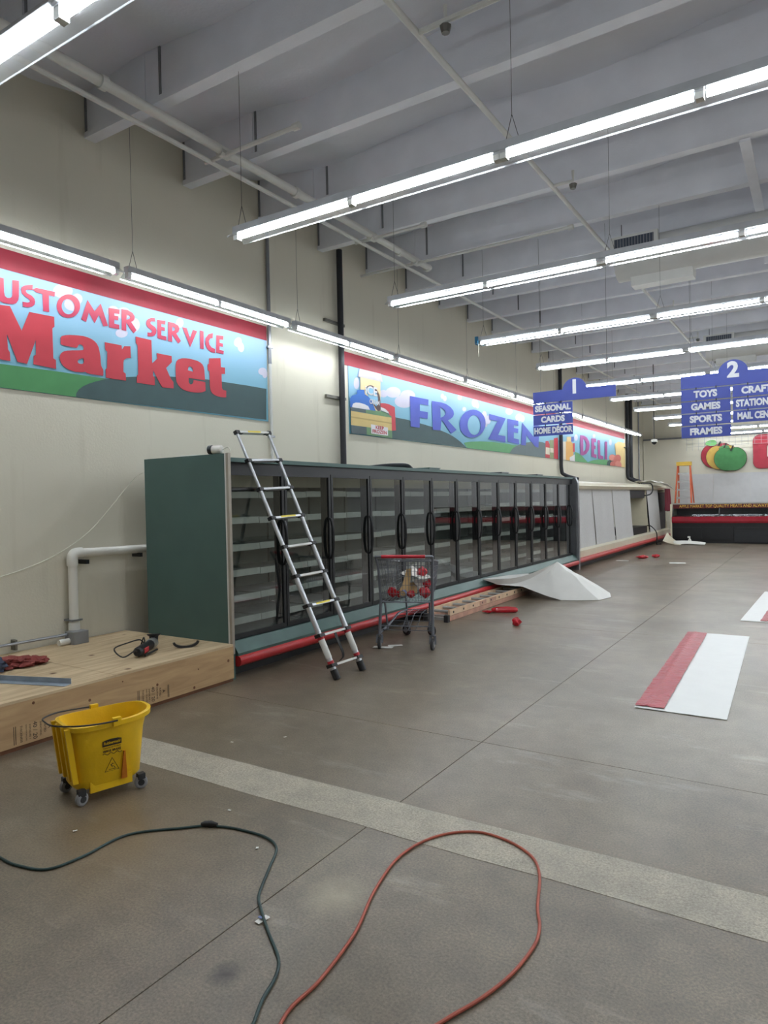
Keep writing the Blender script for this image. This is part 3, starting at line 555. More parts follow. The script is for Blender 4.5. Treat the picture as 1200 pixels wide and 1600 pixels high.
ART={'L':{'market':[[[(3.144,3.359),(3.37,3.382),(3.47,3.186),(3.545,3.369),(3.783,3.376),(3.784,3.285),(3.762,3.265),(3.763,2.988),(3.788,2.976),(3.789,2.894),(3.569,2.903),(3.574,2.978),(3.596,2.993),(3.598,3.126),(3.511,2.897),(3.424,2.901),(3.335,3.133),(3.343,2.996),(3.358,2.973),(3.361,2.897),(3.121,2.903),(3.123,2.978),(3.158,2.999),(3.162,3.26),(3.141,3.265)]],[[(3.856,3.212),(3.889,3.226),(3.93,3.236),(3.979,3.244),(4.028,3.25),(4.078,3.254),(4.123,3.251),(4.165,3.242),(4.198,3.227),(4.223,3.208),(4.242,3.176),(4.253,3.131),(4.26,3.083),(4.262,3.031),(4.266,2.997),(4.274,2.981),(4.28,2.971),(4.285,2.967),(4.288,2.959),(4.289,2.946),(4.289,2.93),(4.288,2.909),(4.281,2.899),(4.266,2.899),(4.219,2.898),(4.141,2.898),(4.1,2.902),(4.097,2.91),(4.085,2.91),(4.065,2.903),(4.033,2.899),(3.99,2.896),(3.95,2.899),(3.914,2.906),(3.883,2.919),(3.857,2.937),(3.839,2.959),(3.83,2.985),(3.827,3.008),(3.831,3.028),(3.841,3.046),(3.857,3.062),(3.88,3.075),(3.91,3.085),(3.959,3.096),(4.027,3.107),(4.066,3.116),(4.076,3.122),(4.08,3.132),(4.077,3.148),(4.069,3.159),(4.057,3.166),(4.044,3.168),(4.032,3.164),(4.022,3.154),(4.015,3.138),(4.006,3.128),(3.994,3.126),(3.95,3.126),(3.877,3.126),(3.841,3.132),(3.841,3.143),(3.841,3.163),(3.84,3.191)],[(4.07,3.038),(4.054,3.034),(4.038,3.028),(4.022,3.017),(4.013,3.006),(4.011,2.995),(4.016,2.986),(4.027,2.981),(4.043,2.98),(4.065,2.984),(4.076,2.999),(4.077,3.026)]],[[(4.313,3.238),(4.508,3.241),(4.512,3.2),(4.541,3.238),(4.615,3.251),(4.616,3.131),(4.566,3.122),(4.531,3.095),(4.525,3.07),(4.522,2.974),(4.549,2.96),(4.551,2.888),(4.316,2.885),(4.314,2.967),(4.332,2.981),(4.34,3.146),(4.318,3.166)]],[[(4.682,3.364),(4.882,3.363),(4.885,3.118),(4.953,3.179),(4.947,3.237),(5.149,3.239),(5.15,3.173),(5.068,3.096),(5.128,2.989),(5.164,2.956),(5.165,2.887),(5.013,2.878),(4.979,2.918),(4.895,3.045),(4.89,2.988),(4.911,2.972),(4.913,2.887),(4.681,2.885),(4.686,2.959),(4.703,2.973),(4.705,3.279),(4.684,3.296)]],[[(5.203,3.155),(5.212,3.189),(5.238,3.216),(5.292,3.238),(5.351,3.248),(5.41,3.251),(5.471,3.25),(5.523,3.245),(5.563,3.233),(5.592,3.216),(5.611,3.189),(5.62,3.152),(5.627,3.038),(5.383,3.032),(5.381,2.985),(5.394,2.967),(5.413,2.961),(5.435,2.972),(5.448,2.991),(5.454,3.019),(5.63,3.018),(5.631,2.916),(5.573,2.893),(5.519,2.883),(5.467,2.879),(5.407,2.878),(5.347,2.881),(5.3,2.891),(5.264,2.906),(5.232,2.93),(5.208,2.962),(5.2,3.012),(5.199,3.09)],[(5.375,3.116),(5.378,3.14),(5.387,3.157),(5.407,3.166),(5.428,3.162),(5.443,3.146),(5.45,3.111)]],[[(5.698,3.304),(5.88,3.337),(5.881,3.23),(5.949,3.233),(5.947,3.159),(5.889,3.15),(5.891,2.983),(5.906,2.962),(5.959,2.961),(5.956,2.879),(5.912,2.874),(5.865,2.873),(5.812,2.877),(5.772,2.886),(5.735,2.902),(5.709,2.93),(5.698,2.986),(5.698,3.157),(5.675,3.16),(5.673,3.228),(5.695,3.238)]]],'customer':[[[(3.21,3.607),(3.207,3.561),(3.179,3.551),(3.158,3.519),(3.157,3.463),(3.171,3.442),(3.2,3.439),(3.199,3.388),(3.155,3.391),(3.117,3.419),(3.107,3.471),(3.112,3.532),(3.141,3.574),(3.175,3.6)]],[[(3.25,3.613),(3.323,3.611),(3.323,3.494),(3.33,3.46),(3.349,3.449),(3.372,3.453),(3.39,3.466),(3.396,3.486),(3.4,3.616),(3.459,3.626),(3.455,3.49),(3.449,3.454),(3.429,3.421),(3.402,3.406),(3.355,3.399),(3.314,3.397),(3.279,3.407),(3.257,3.437),(3.248,3.486)]],[[(3.585,3.622),(3.582,3.575),(3.535,3.567),(3.52,3.557),(3.52,3.544),(3.53,3.534),(3.574,3.521),(3.598,3.5),(3.605,3.473),(3.597,3.446),(3.574,3.423),(3.535,3.408),(3.489,3.404),(3.486,3.447),(3.531,3.45),(3.55,3.458),(3.556,3.47),(3.548,3.484),(3.511,3.5),(3.483,3.52),(3.475,3.55),(3.483,3.575),(3.505,3.594),(3.541,3.609)]],[[(3.584,3.581),(3.618,3.603),(3.799,3.61),(3.795,3.565),(3.738,3.565),(3.736,3.409),(3.679,3.407),(3.676,3.562),(3.617,3.562)]],[[(4.041,3.486),(4.026,3.461),(4.006,3.438),(3.982,3.42),(3.956,3.406),(3.929,3.397),(3.902,3.394),(3.877,3.396),(3.855,3.404),(3.836,3.417),(3.823,3.435),(3.814,3.456),(3.812,3.48),(3.815,3.505),(3.824,3.53),(3.839,3.554),(3.858,3.577),(3.881,3.595),(3.906,3.61),(3.933,3.62),(3.96,3.624),(3.986,3.622),(4.009,3.614),(4.028,3.601),(4.043,3.584),(4.052,3.562),(4.054,3.538),(4.051,3.512)],[(3.995,3.531),(3.996,3.515),(3.994,3.498),(3.989,3.482),(3.981,3.467),(3.97,3.453),(3.957,3.442),(3.943,3.435),(3.928,3.43),(3.913,3.43),(3.899,3.433),(3.887,3.439),(3.876,3.449),(3.868,3.462),(3.864,3.476),(3.862,3.492),(3.864,3.508),(3.869,3.524),(3.877,3.539),(3.887,3.553),(3.9,3.563),(3.914,3.571),(3.929,3.576),(3.944,3.577),(3.958,3.574),(3.971,3.568),(3.982,3.558),(3.99,3.546)]],[[(4.136,3.615),(4.211,3.521),(4.281,3.612),(4.357,3.409),(4.304,3.394),(4.258,3.497),(4.207,3.405),(4.146,3.495),(4.114,3.397),(4.062,3.413)]],[[(4.371,3.591),(4.497,3.602),(4.493,3.556),(4.433,3.552),(4.433,3.526),(4.481,3.529),(4.477,3.488),(4.431,3.487),(4.43,3.445),(4.489,3.446),(4.488,3.4),(4.368,3.397)]],[[(4.522,3.613),(4.595,3.618),(4.652,3.602),(4.68,3.57),(4.676,3.544),(4.657,3.519),(4.632,3.505),(4.697,3.433),(4.66,3.393),(4.574,3.485),(4.572,3.402),(4.516,3.401)],[(4.58,3.57),(4.608,3.569),(4.625,3.555),(4.614,3.531),(4.578,3.517)]],[[(4.936,3.609),(4.938,3.572),(4.889,3.565),(4.875,3.552),(4.88,3.535),(4.936,3.512),(4.955,3.487),(4.949,3.449),(4.927,3.422),(4.891,3.405),(4.838,3.396),(4.835,3.436),(4.877,3.441),(4.896,3.454),(4.889,3.471),(4.838,3.495),(4.821,3.523),(4.828,3.558),(4.851,3.582),(4.89,3.602)]],[[(4.966,3.597),(5.076,3.609),(5.072,3.568),(5.02,3.566),(5.019,3.532),(5.066,3.535),(5.065,3.496),(5.017,3.495),(5.016,3.44),(5.083,3.44),(5.082,3.397),(4.965,3.399)]],[[(5.113,3.608),(5.197,3.609),(5.254,3.592),(5.269,3.563),(5.255,3.525),(5.221,3.501),(5.286,3.429),(5.247,3.393),(5.163,3.481),(5.162,3.396),(5.106,3.396)],[(5.168,3.564),(5.197,3.562),(5.209,3.547),(5.196,3.525),(5.166,3.515)]],[[(5.311,3.588),(5.374,3.59),(5.418,3.482),(5.464,3.588),(5.525,3.584),(5.418,3.385)]],[[(5.57,3.602),(5.623,3.602),(5.621,3.396),(5.566,3.396)]],[[(5.77,3.612),(5.763,3.551),(5.724,3.54),(5.701,3.505),(5.71,3.466),(5.744,3.438),(5.799,3.43),(5.794,3.382),(5.733,3.381),(5.676,3.408),(5.647,3.462),(5.653,3.53),(5.7,3.584)]],[[(5.823,3.597),(5.937,3.608),(5.931,3.562),(5.873,3.558),(5.871,3.516),(5.924,3.516),(5.923,3.477),(5.87,3.475),(5.868,3.434),(5.937,3.431),(5.931,3.391),(5.811,3.39)]]],'frozen':[[[(10.334,3.41),(10.998,3.423),(10.986,3.314),(10.677,3.307),(10.672,3.187),(10.968,3.19),(10.954,3.068),(10.667,3.068),(10.651,2.884),(10.336,2.882)]],[[(11.125,3.413),(11.49,3.426),(11.695,3.416),(11.88,3.376),(11.996,3.319),(12.018,3.256),(11.967,3.197),(11.856,3.144),(11.751,3.113),(12.116,2.959),(11.882,2.866),(11.49,3.105),(11.446,2.898),(11.138,2.885)],[(11.454,3.324),(11.576,3.311),(11.656,3.274),(11.654,3.221),(11.57,3.167),(11.46,3.136)]],[[(13.473,3.121),(13.413,3.054),(13.324,2.992),(13.212,2.938),(13.083,2.896),(12.945,2.866),(12.805,2.851),(12.669,2.85),(12.545,2.864),(12.437,2.89),(12.351,2.929),(12.29,2.978),(12.257,3.034),(12.253,3.095),(12.277,3.159),(12.33,3.222),(12.409,3.281),(12.511,3.335),(12.631,3.379),(12.764,3.412),(12.903,3.432),(13.043,3.438),(13.175,3.429),(13.293,3.404),(13.389,3.366),(13.458,3.315),(13.497,3.256),(13.502,3.19)],[(13.247,3.15),(13.243,3.104),(13.222,3.058),(13.187,3.016),(13.138,2.979),(13.08,2.949),(13.014,2.928),(12.944,2.916),(12.874,2.915),(12.807,2.924),(12.747,2.942),(12.696,2.969),(12.657,3.003),(12.631,3.042),(12.62,3.085),(12.625,3.13),(12.644,3.174),(12.677,3.215),(12.723,3.252),(12.779,3.282),(12.843,3.304),(12.912,3.318),(12.982,3.321),(13.05,3.313),(13.113,3.296),(13.166,3.27),(13.208,3.235),(13.235,3.195)]],[[(13.702,3.421),(14.618,3.407),(14.167,3.003),(14.58,2.999),(14.573,2.863),(13.618,2.874),(14.137,3.297),(13.708,3.301)]],[[(14.716,3.405),(15.379,3.417),(15.373,3.298),(15.095,3.294),(15.092,3.231),(15.37,3.232),(15.351,3.126),(15.087,3.127),(15.08,2.989),(15.394,2.984),(15.409,2.866),(14.705,2.888)]],[[(15.629,3.399),(16.407,3.104),(16.422,3.411),(16.824,3.415),(16.714,2.857),(16.475,2.877),(15.895,3.11),(15.838,2.864),(15.531,2.859)]]],'deli':[[[(20.289,3.423),(20.678,3.433),(20.968,3.402),(21.192,3.302),(21.271,3.184),(21.176,3.031),(20.898,2.903),(20.563,2.837),(20.28,2.832)],[(20.59,3.329),(20.794,3.294),(20.913,3.175),(20.821,3.025),(20.585,2.941)]],[[(21.458,3.405),(21.996,3.428),(21.971,3.312),(21.744,3.304),(21.756,3.199),(21.918,3.195),(21.885,3.093),(21.75,3.098),(21.741,2.935),(22.04,2.923),(22.015,2.808),(21.426,2.846)]],[[(22.159,3.4),(22.44,3.405),(22.46,2.929),(22.814,2.906),(22.809,2.809),(22.2,2.811)]],[[(23.02,3.402),(23.34,3.409),(23.304,2.808),(23.005,2.822)]]]},'S1':[('light_green_hill','lgreen',[(2.894,2.841),(3.278,2.861),(3.765,2.872),(4.325,2.877),(4.688,2.901),(4.681,2.692),(3.985,2.652),(3.272,2.656),(2.888,2.638)]),('dark_hill','dgreen',[(3.985,2.652),(3.991,2.694),(4.018,2.731),(4.063,2.768),(4.127,2.802),(4.218,2.839),(4.325,2.875),(4.461,2.908),(4.602,2.935),(4.735,2.957),(5.121,3.011),(5.369,3.036),(5.632,3.052),(5.909,3.06),(6.305,3.069),(6.673,3.072),(6.659,2.674)])],'C1':[[(3.986,3.667),(3.977,3.638),(3.954,3.61),(3.92,3.587),(3.881,3.573),(3.842,3.569),(3.81,3.576),(3.789,3.593),(3.782,3.617),(3.791,3.645),(3.813,3.672),(3.846,3.695),(3.885,3.71),(3.924,3.715),(3.957,3.708),(3.979,3.691)],[(4.086,3.612),(4.081,3.59),(4.068,3.57),(4.048,3.553),(4.025,3.544),(4.002,3.543),(3.983,3.55),(3.971,3.565),(3.967,3.584),(3.972,3.606),(3.986,3.627),(4.005,3.643),(4.028,3.653),(4.051,3.654),(4.07,3.647),(4.083,3.632)],[(4.062,3.562),(4.055,3.534),(4.035,3.508),(4.007,3.487),(3.974,3.474),(3.941,3.472),(3.914,3.481),(3.897,3.498),(3.891,3.522),(3.898,3.549),(3.917,3.575),(3.945,3.596),(3.978,3.609),(4.011,3.612),(4.038,3.604),(4.057,3.586)],[(4.492,3.583),(4.486,3.56),(4.47,3.538),(4.446,3.52),(4.418,3.51),(4.391,3.509),(4.369,3.516),(4.354,3.531),(4.35,3.552),(4.356,3.574),(4.371,3.596),(4.395,3.614),(4.422,3.624),(4.449,3.626),(4.472,3.619),(4.487,3.604)],[(4.63,3.595),(4.623,3.571),(4.604,3.547),(4.576,3.528),(4.543,3.516),(4.511,3.514),(4.484,3.521),(4.467,3.537),(4.461,3.558),(4.468,3.583),(4.487,3.606),(4.514,3.625),(4.547,3.637),(4.579,3.64),(4.606,3.633),(4.624,3.617)],[(4.745,3.498),(4.739,3.468),(4.723,3.441),(4.701,3.421),(4.675,3.41),(4.649,3.411),(4.628,3.423),(4.615,3.443),(4.611,3.47),(4.617,3.499),(4.632,3.526),(4.654,3.546),(4.679,3.557),(4.705,3.557),(4.726,3.546),(4.74,3.525)],[(4.591,3.382),(4.585,3.363),(4.568,3.345),(4.544,3.331),(4.516,3.322),(4.488,3.32),(4.465,3.326),(4.45,3.337),(4.445,3.354),(4.451,3.372),(4.467,3.39),(4.491,3.404),(4.519,3.413),(4.547,3.415),(4.57,3.41),(4.586,3.399)],[(5.333,3.641),(5.328,3.619),(5.316,3.599),(5.298,3.583),(5.278,3.575),(5.257,3.575),(5.241,3.583),(5.23,3.599),(5.226,3.619),(5.231,3.641),(5.243,3.661),(5.261,3.676),(5.281,3.685),(5.302,3.685),(5.319,3.677),(5.33,3.661)],[(6.241,3.578),(6.224,3.554),(6.201,3.535),(6.175,3.523),(6.15,3.52),(6.129,3.527),(6.116,3.542),(6.113,3.563),(6.121,3.587),(6.137,3.61),(6.16,3.629),(6.186,3.642),(6.211,3.645),(6.232,3.638),(6.245,3.623),(6.248,3.602)],[(6.286,3.548),(6.287,3.523),(6.279,3.499),(6.263,3.48),(6.243,3.469),(6.22,3.468),(6.199,3.475),(6.182,3.492),(6.173,3.514),(6.172,3.538),(6.18,3.562),(6.195,3.581),(6.215,3.592),(6.238,3.594),(6.259,3.586),(6.276,3.57)],[(6.689,3.299),(6.682,3.279),(6.665,3.261),(6.638,3.247),(6.608,3.239),(6.578,3.238),(6.553,3.245),(6.536,3.258),(6.531,3.276),(6.538,3.295),(6.555,3.313),(6.581,3.327),(6.611,3.335),(6.641,3.336),(6.667,3.33),(6.684,3.317)],[(6.701,3.267),(6.697,3.246),(6.686,3.227),(6.669,3.213),(6.651,3.206),(6.632,3.208),(6.617,3.217),(6.607,3.233),(6.604,3.253),(6.608,3.275),(6.62,3.294),(6.636,3.308),(6.654,3.315),(6.673,3.313),(6.688,3.304),(6.698,3.288)]],'S2':[('dark_hill','dgreen',[(9.361,3.009),(9.831,2.996),(10.325,2.99),(10.317,2.978),(10.663,2.968),(11.119,2.939),(11.468,2.899),(11.787,2.859),(12.071,2.799),(12.314,2.73),(12.488,2.663),(12.574,2.622),(9.743,2.63),(9.347,2.628)]),('light_green_hill','lgreen2',[(12.44,2.727),(12.726,2.765),(13.215,2.802),(13.793,2.828),(14.54,2.84),(15.281,2.837),(14.927,2.627),(12.574,2.629)]),('grey_hill','ggrey',[(14.826,2.622),(14.896,2.682),(15.035,2.761),(15.281,2.832),(15.642,2.906),(16.091,2.96),(16.561,3.011),(16.722,3.014),(17.076,3.016),(17.378,2.992),(17.359,2.617),(16.703,2.627)]),('bottle','red',[(17.271,3.059),(17.476,3.082),(17.596,2.984),(17.578,2.626),(17.237,2.623)]),('bottle_label','cream',[(17.282,2.904),(17.579,2.899),(17.57,2.72),(17.261,2.727)]),('bottle','olive',[(17.584,3.109),(17.904,3.13),(17.897,2.618),(17.578,2.622)]),('bottle_label','cream',[(17.623,2.902),(17.892,2.905),(17.886,2.788),(17.617,2.786)]),('bottle','red',[(17.925,3.174),(18.257,3.217),(18.259,2.617),(17.903,2.618)]),('snack_box','dblue',[(18.461,3.253),(18.703,3.273),(18.682,2.61),(18.448,2.612)]),('snack_box','cream',[(18.696,3.136),(18.942,3.151),(18.914,2.614),(18.682,2.61)]),('snack_bag','orange',[(18.942,3.151),(19.343,3.21),(19.636,3.102),(19.621,2.825),(19.312,2.629),(18.914,2.614)]),('snack_bag','yellow',[(19.021,3.29),(19.423,3.317),(19.416,3.18),(19.014,3.156)]),('snack_box','dblue',[(19.423,3.317),(19.686,3.335),(19.679,3.196),(19.416,3.18)]),('snack_bag','red',[(19.563,3.143),(19.752,3.155),(19.738,2.9),(19.564,2.891)]),('snack_bag','white',[(19.244,2.717),(19.735,2.83),(19.738,2.611),(19.275,2.61)]),('light_green_hill','lgreen2',[(19.777,2.902),(20.085,2.882),(20.48,2.805),(20.886,2.689),(21.152,2.596),(19.737,2.599)]),('light_green_hill','lgreen2',[(20.881,2.597),(21.226,2.682),(21.667,2.739),(22.31,2.789),(22.985,2.808),(23.59,2.8),(23.577,2.582)]),('cheese','yellow',[(24.314,3.399),(24.818,3.513),(25.806,3.516),(25.771,2.57),(24.593,2.579)]),('sausage','dgreen',[(24.272,2.708),(24.227,2.651),(24.107,2.601),(23.932,2.565),(23.73,2.549),(23.532,2.553),(23.368,2.579),(23.261,2.62),(23.226,2.672),(23.267,2.726),(23.38,2.775),(23.548,2.812),(23.747,2.83),(23.948,2.827),(24.12,2.803),(24.234,2.761)]),('sausage','pink',[(24.416,2.934),(24.379,2.89),(24.277,2.85),(24.128,2.821),(23.956,2.806),(23.787,2.808),(23.646,2.826),(23.554,2.857),(23.524,2.897),(23.559,2.939),(23.655,2.979),(23.799,3.008),(23.969,3.024),(24.141,3.024),(24.287,3.007),(24.384,2.975)]),('sausage','pink2',[(25.087,2.862),(24.957,2.799),(24.775,2.751),(24.571,2.723),(24.376,2.721),(24.218,2.744),(24.121,2.788),(24.098,2.846),(24.151,2.91),(24.275,2.972),(24.45,3.021),(24.653,3.05),(24.852,3.055),(25.016,3.033),(25.12,2.989),(25.145,2.929)]),('sausage','pink',[(25.199,2.75),(25.239,2.697),(25.205,2.644),(25.104,2.599),(24.953,2.57),(24.775,2.56),(24.598,2.571),(24.449,2.601),(24.348,2.645),(24.312,2.696),(24.343,2.747),(24.438,2.791),(24.584,2.821),(24.76,2.833),(24.939,2.823),(25.094,2.794)]),('sausage','pink2',[(24.369,2.697),(24.338,2.654),(24.256,2.615),(24.135,2.588),(23.995,2.575),(23.858,2.58),(23.743,2.6),(23.669,2.632),(23.644,2.673),(23.674,2.715),(23.753,2.753),(23.87,2.781),(24.009,2.794),(24.147,2.791),(24.265,2.772),(24.343,2.739)]),('carton','tan',[(8.808,3.53),(9.381,3.526),(9.363,3.043),(8.791,3.062)]),('carton_lid','sgrey',[(8.794,3.65),(9.397,3.657),(9.448,3.53),(8.742,3.52)]),('red_tub','red',[(9.368,3.18),(9.504,3.193),(9.632,3.189),(9.805,3.161),(9.827,2.776),(9.69,2.758),(9.687,2.96),(9.605,3.044),(9.366,3.122)]),('tub_white_patch','white',[(9.376,3.117),(9.501,3.102),(9.605,3.061),(9.63,3.035),(9.374,3.064)]),('logo_ring','brown',[(8.922,3.33),(8.938,3.364),(8.971,3.393),(9.02,3.417),(9.075,3.43),(9.134,3.432),(9.191,3.42),(9.246,3.392),(9.293,3.359),(9.332,3.319),(9.356,3.272),(9.364,3.217),(9.367,3.152),(9.364,3.079),(9.332,3.045),(9.271,3.049),(9.199,3.097),(9.118,3.189),(9.036,3.254),(8.955,3.293)]),('logo_field','lblue',[(8.96,3.344),(8.983,3.376),(9.012,3.398),(9.047,3.408),(9.089,3.409),(9.138,3.402),(9.185,3.381),(9.229,3.348),(9.261,3.316),(9.28,3.285),(9.288,3.241),(9.286,3.186),(9.272,3.145),(9.245,3.12),(9.213,3.122),(9.173,3.151),(9.12,3.184),(9.052,3.22),(9.001,3.26),(8.965,3.305)]),('blue_bag','blue',[(8.517,3.159),(8.564,3.206),(8.704,3.249),(8.7,3.302),(8.753,3.322),(8.902,3.337),(8.913,3.269),(9.019,3.243),(9.115,3.183),(9.219,3.038),(8.512,3.028)]),('bag_white_patch','white',[(8.562,3.049),(8.587,3.088),(8.662,3.112),(8.764,3.12),(8.897,3.113),(9.003,3.093),(9.05,3.04),(8.567,3.03)]),('shelf_band','ddgreen',[(8.521,3.031),(8.933,3.033),(8.931,2.979),(8.519,2.976)]),('shelf_band','mgreen',[(8.933,3.028),(9.363,3.049),(9.498,3.045),(9.689,2.995),(9.688,2.972),(8.931,2.979)]),('crate','tan2',[(8.525,2.974),(9.688,2.974),(9.69,2.758),(8.52,2.759)]),('crate_lid_line','tan3',[(8.521,2.892),(9.689,2.891),(9.688,2.871),(8.521,2.871)]),('shelf_band','ddgreen',[(8.52,2.757),(8.938,2.761),(8.937,2.641),(8.524,2.634)]),('shelf_band','mgreen',[(8.938,2.761),(9.69,2.758),(9.696,2.634),(8.937,2.641)]),('price_card','white',[(9.065,2.815),(9.563,2.801),(9.564,2.667),(9.067,2.669)])],'C2':[[(8.795,3.426),(8.788,3.39),(8.77,3.359),(8.745,3.336),(8.716,3.325),(8.688,3.329),(8.664,3.345),(8.649,3.372),(8.645,3.406),(8.652,3.441),(8.669,3.473),(8.694,3.496),(8.723,3.507),(8.751,3.504),(8.775,3.488),(8.79,3.46)],[(9.617,3.364),(9.606,3.339),(9.578,3.315),(9.536,3.297),(9.487,3.287),(9.439,3.286),(9.398,3.294),(9.372,3.311),(9.364,3.334),(9.374,3.359),(9.402,3.382),(9.443,3.401),(9.492,3.411),(9.54,3.413),(9.581,3.404),(9.608,3.387)],[(10.04,3.439),(10.019,3.401),(9.964,3.365),(9.883,3.336),(9.789,3.318),(9.697,3.314),(9.62,3.325),(9.57,3.348),(9.554,3.379),(9.573,3.416),(9.625,3.451),(9.703,3.48),(9.796,3.499),(9.889,3.504),(9.969,3.495),(10.022,3.472)],[(10.536,3.438),(10.513,3.396),(10.454,3.356),(10.367,3.324),(10.266,3.305),(10.168,3.302),(10.086,3.314),(10.032,3.341),(10.015,3.377),(10.035,3.418),(10.091,3.457),(10.175,3.489),(10.274,3.509),(10.374,3.514),(10.46,3.502),(10.517,3.475)],[(10.483,3.335),(10.455,3.288),(10.38,3.243),(10.271,3.206),(10.145,3.185),(10.021,3.181),(9.919,3.194),(9.853,3.223),(9.831,3.263),(9.856,3.308),(9.926,3.351),(10.03,3.388),(10.154,3.411),(10.279,3.417),(10.387,3.405),(10.458,3.376)],[(11.636,3.558),(11.63,3.537),(11.613,3.518),(11.589,3.504),(11.561,3.497),(11.533,3.498),(11.51,3.507),(11.495,3.522),(11.49,3.541),(11.497,3.562),(11.513,3.581),(11.537,3.595),(11.565,3.603),(11.593,3.602),(11.616,3.593),(11.631,3.578)],[(11.736,3.528),(11.73,3.506),(11.713,3.486),(11.688,3.471),(11.66,3.464),(11.632,3.465),(11.608,3.474),(11.593,3.49),(11.589,3.511),(11.595,3.532),(11.612,3.552),(11.636,3.567),(11.664,3.574),(11.693,3.574),(11.716,3.564),(11.731,3.548)],[(12.403,3.626),(12.394,3.604),(12.372,3.583),(12.338,3.567),(12.3,3.559),(12.262,3.559),(12.23,3.567),(12.209,3.583),(12.203,3.603),(12.211,3.625),(12.233,3.645),(12.266,3.661),(12.305,3.67),(12.343,3.67),(12.375,3.662),(12.396,3.646)],[(13.156,3.597),(13.143,3.56),(13.108,3.526),(13.057,3.5),(12.998,3.487),(12.94,3.488),(12.892,3.503),(12.861,3.53),(12.851,3.563),(12.864,3.6),(12.898,3.633),(12.948,3.659),(13.006,3.673),(13.065,3.672),(13.114,3.658),(13.146,3.631)],[(13.215,3.545),(13.207,3.522),(13.187,3.501),(13.158,3.485),(13.123,3.477),(13.09,3.478),(13.062,3.488),(13.044,3.505),(13.038,3.526),(13.046,3.549),(13.066,3.57),(13.095,3.586),(13.129,3.594),(13.162,3.593),(13.191,3.583),(13.209,3.566)],[(12.588,3.411),(12.58,3.393),(12.559,3.376),(12.528,3.364),(12.493,3.357),(12.458,3.357),(12.428,3.364),(12.409,3.376),(12.403,3.392),(12.411,3.41),(12.431,3.427),(12.461,3.44),(12.497,3.447),(12.532,3.447),(12.562,3.44),(12.581,3.428)],[(13.595,3.382),(13.583,3.344),(13.554,3.311),(13.512,3.286),(13.463,3.275),(13.415,3.278),(13.375,3.294),(13.349,3.323),(13.341,3.358),(13.352,3.395),(13.381,3.428),(13.423,3.453),(13.471,3.465),(13.52,3.463),(13.56,3.446),(13.586,3.417)],[(13.797,3.304),(13.785,3.266),(13.756,3.232),(13.712,3.208),(13.662,3.196),(13.613,3.199),(13.572,3.217),(13.546,3.245),(13.538,3.281),(13.549,3.319),(13.578,3.352),(13.621,3.377),(13.671,3.389),(13.72,3.386),(13.762,3.369),(13.789,3.34)],[(13.628,3.217),(13.62,3.185),(13.601,3.156),(13.574,3.136),(13.542,3.127),(13.512,3.131),(13.486,3.147),(13.47,3.172),(13.465,3.204),(13.473,3.236),(13.492,3.265),(13.519,3.285),(13.55,3.294),(13.581,3.291),(13.607,3.275),(13.623,3.249)],[(15.055,3.609),(15.036,3.578),(14.988,3.548),(14.917,3.524),(14.834,3.511),(14.753,3.509),(14.685,3.519),(14.64,3.539),(14.625,3.567),(14.643,3.598),(14.69,3.627),(14.759,3.651),(14.841,3.665),(14.923,3.667),(14.993,3.658),(15.039,3.637)],[(15.708,3.526),(15.687,3.488),(15.63,3.453),(15.546,3.426),(15.45,3.41),(15.355,3.409),(15.276,3.422),(15.224,3.447),(15.207,3.481),(15.227,3.517),(15.282,3.552),(15.363,3.58),(15.459,3.596),(15.555,3.598),(15.636,3.586),(15.69,3.56)],[(15.817,3.509),(15.805,3.477),(15.771,3.448),(15.722,3.426),(15.666,3.415),(15.61,3.417),(15.564,3.43),(15.534,3.453),(15.525,3.483),(15.537,3.515),(15.57,3.543),(15.618,3.565),(15.674,3.577),(15.73,3.576),(15.777,3.563),(15.808,3.539)],[(20.087,3.339),(20.072,3.302),(20.033,3.269),(19.976,3.245),(19.91,3.234),(19.845,3.237),(19.792,3.254),(19.757,3.281),(19.746,3.316),(19.76,3.352),(19.799,3.385),(19.855,3.409),(19.92,3.421),(19.985,3.418),(20.04,3.402),(20.076,3.374)],[(21.964,3.514),(21.95,3.489),(21.913,3.466),(21.859,3.449),(21.797,3.44),(21.735,3.441),(21.683,3.451),(21.65,3.469),(21.639,3.492),(21.652,3.517),(21.688,3.539),(21.742,3.557),(21.804,3.566),(21.866,3.565),(21.918,3.556),(21.953,3.537)],[(23.973,3.434),(23.956,3.391),(23.912,3.353),(23.849,3.326),(23.776,3.313),(23.705,3.318),(23.645,3.338),(23.607,3.37),(23.595,3.411),(23.612,3.453),(23.655,3.49),(23.717,3.518),(23.789,3.531),(23.861,3.527),(23.922,3.507),(23.961,3.474)]]}
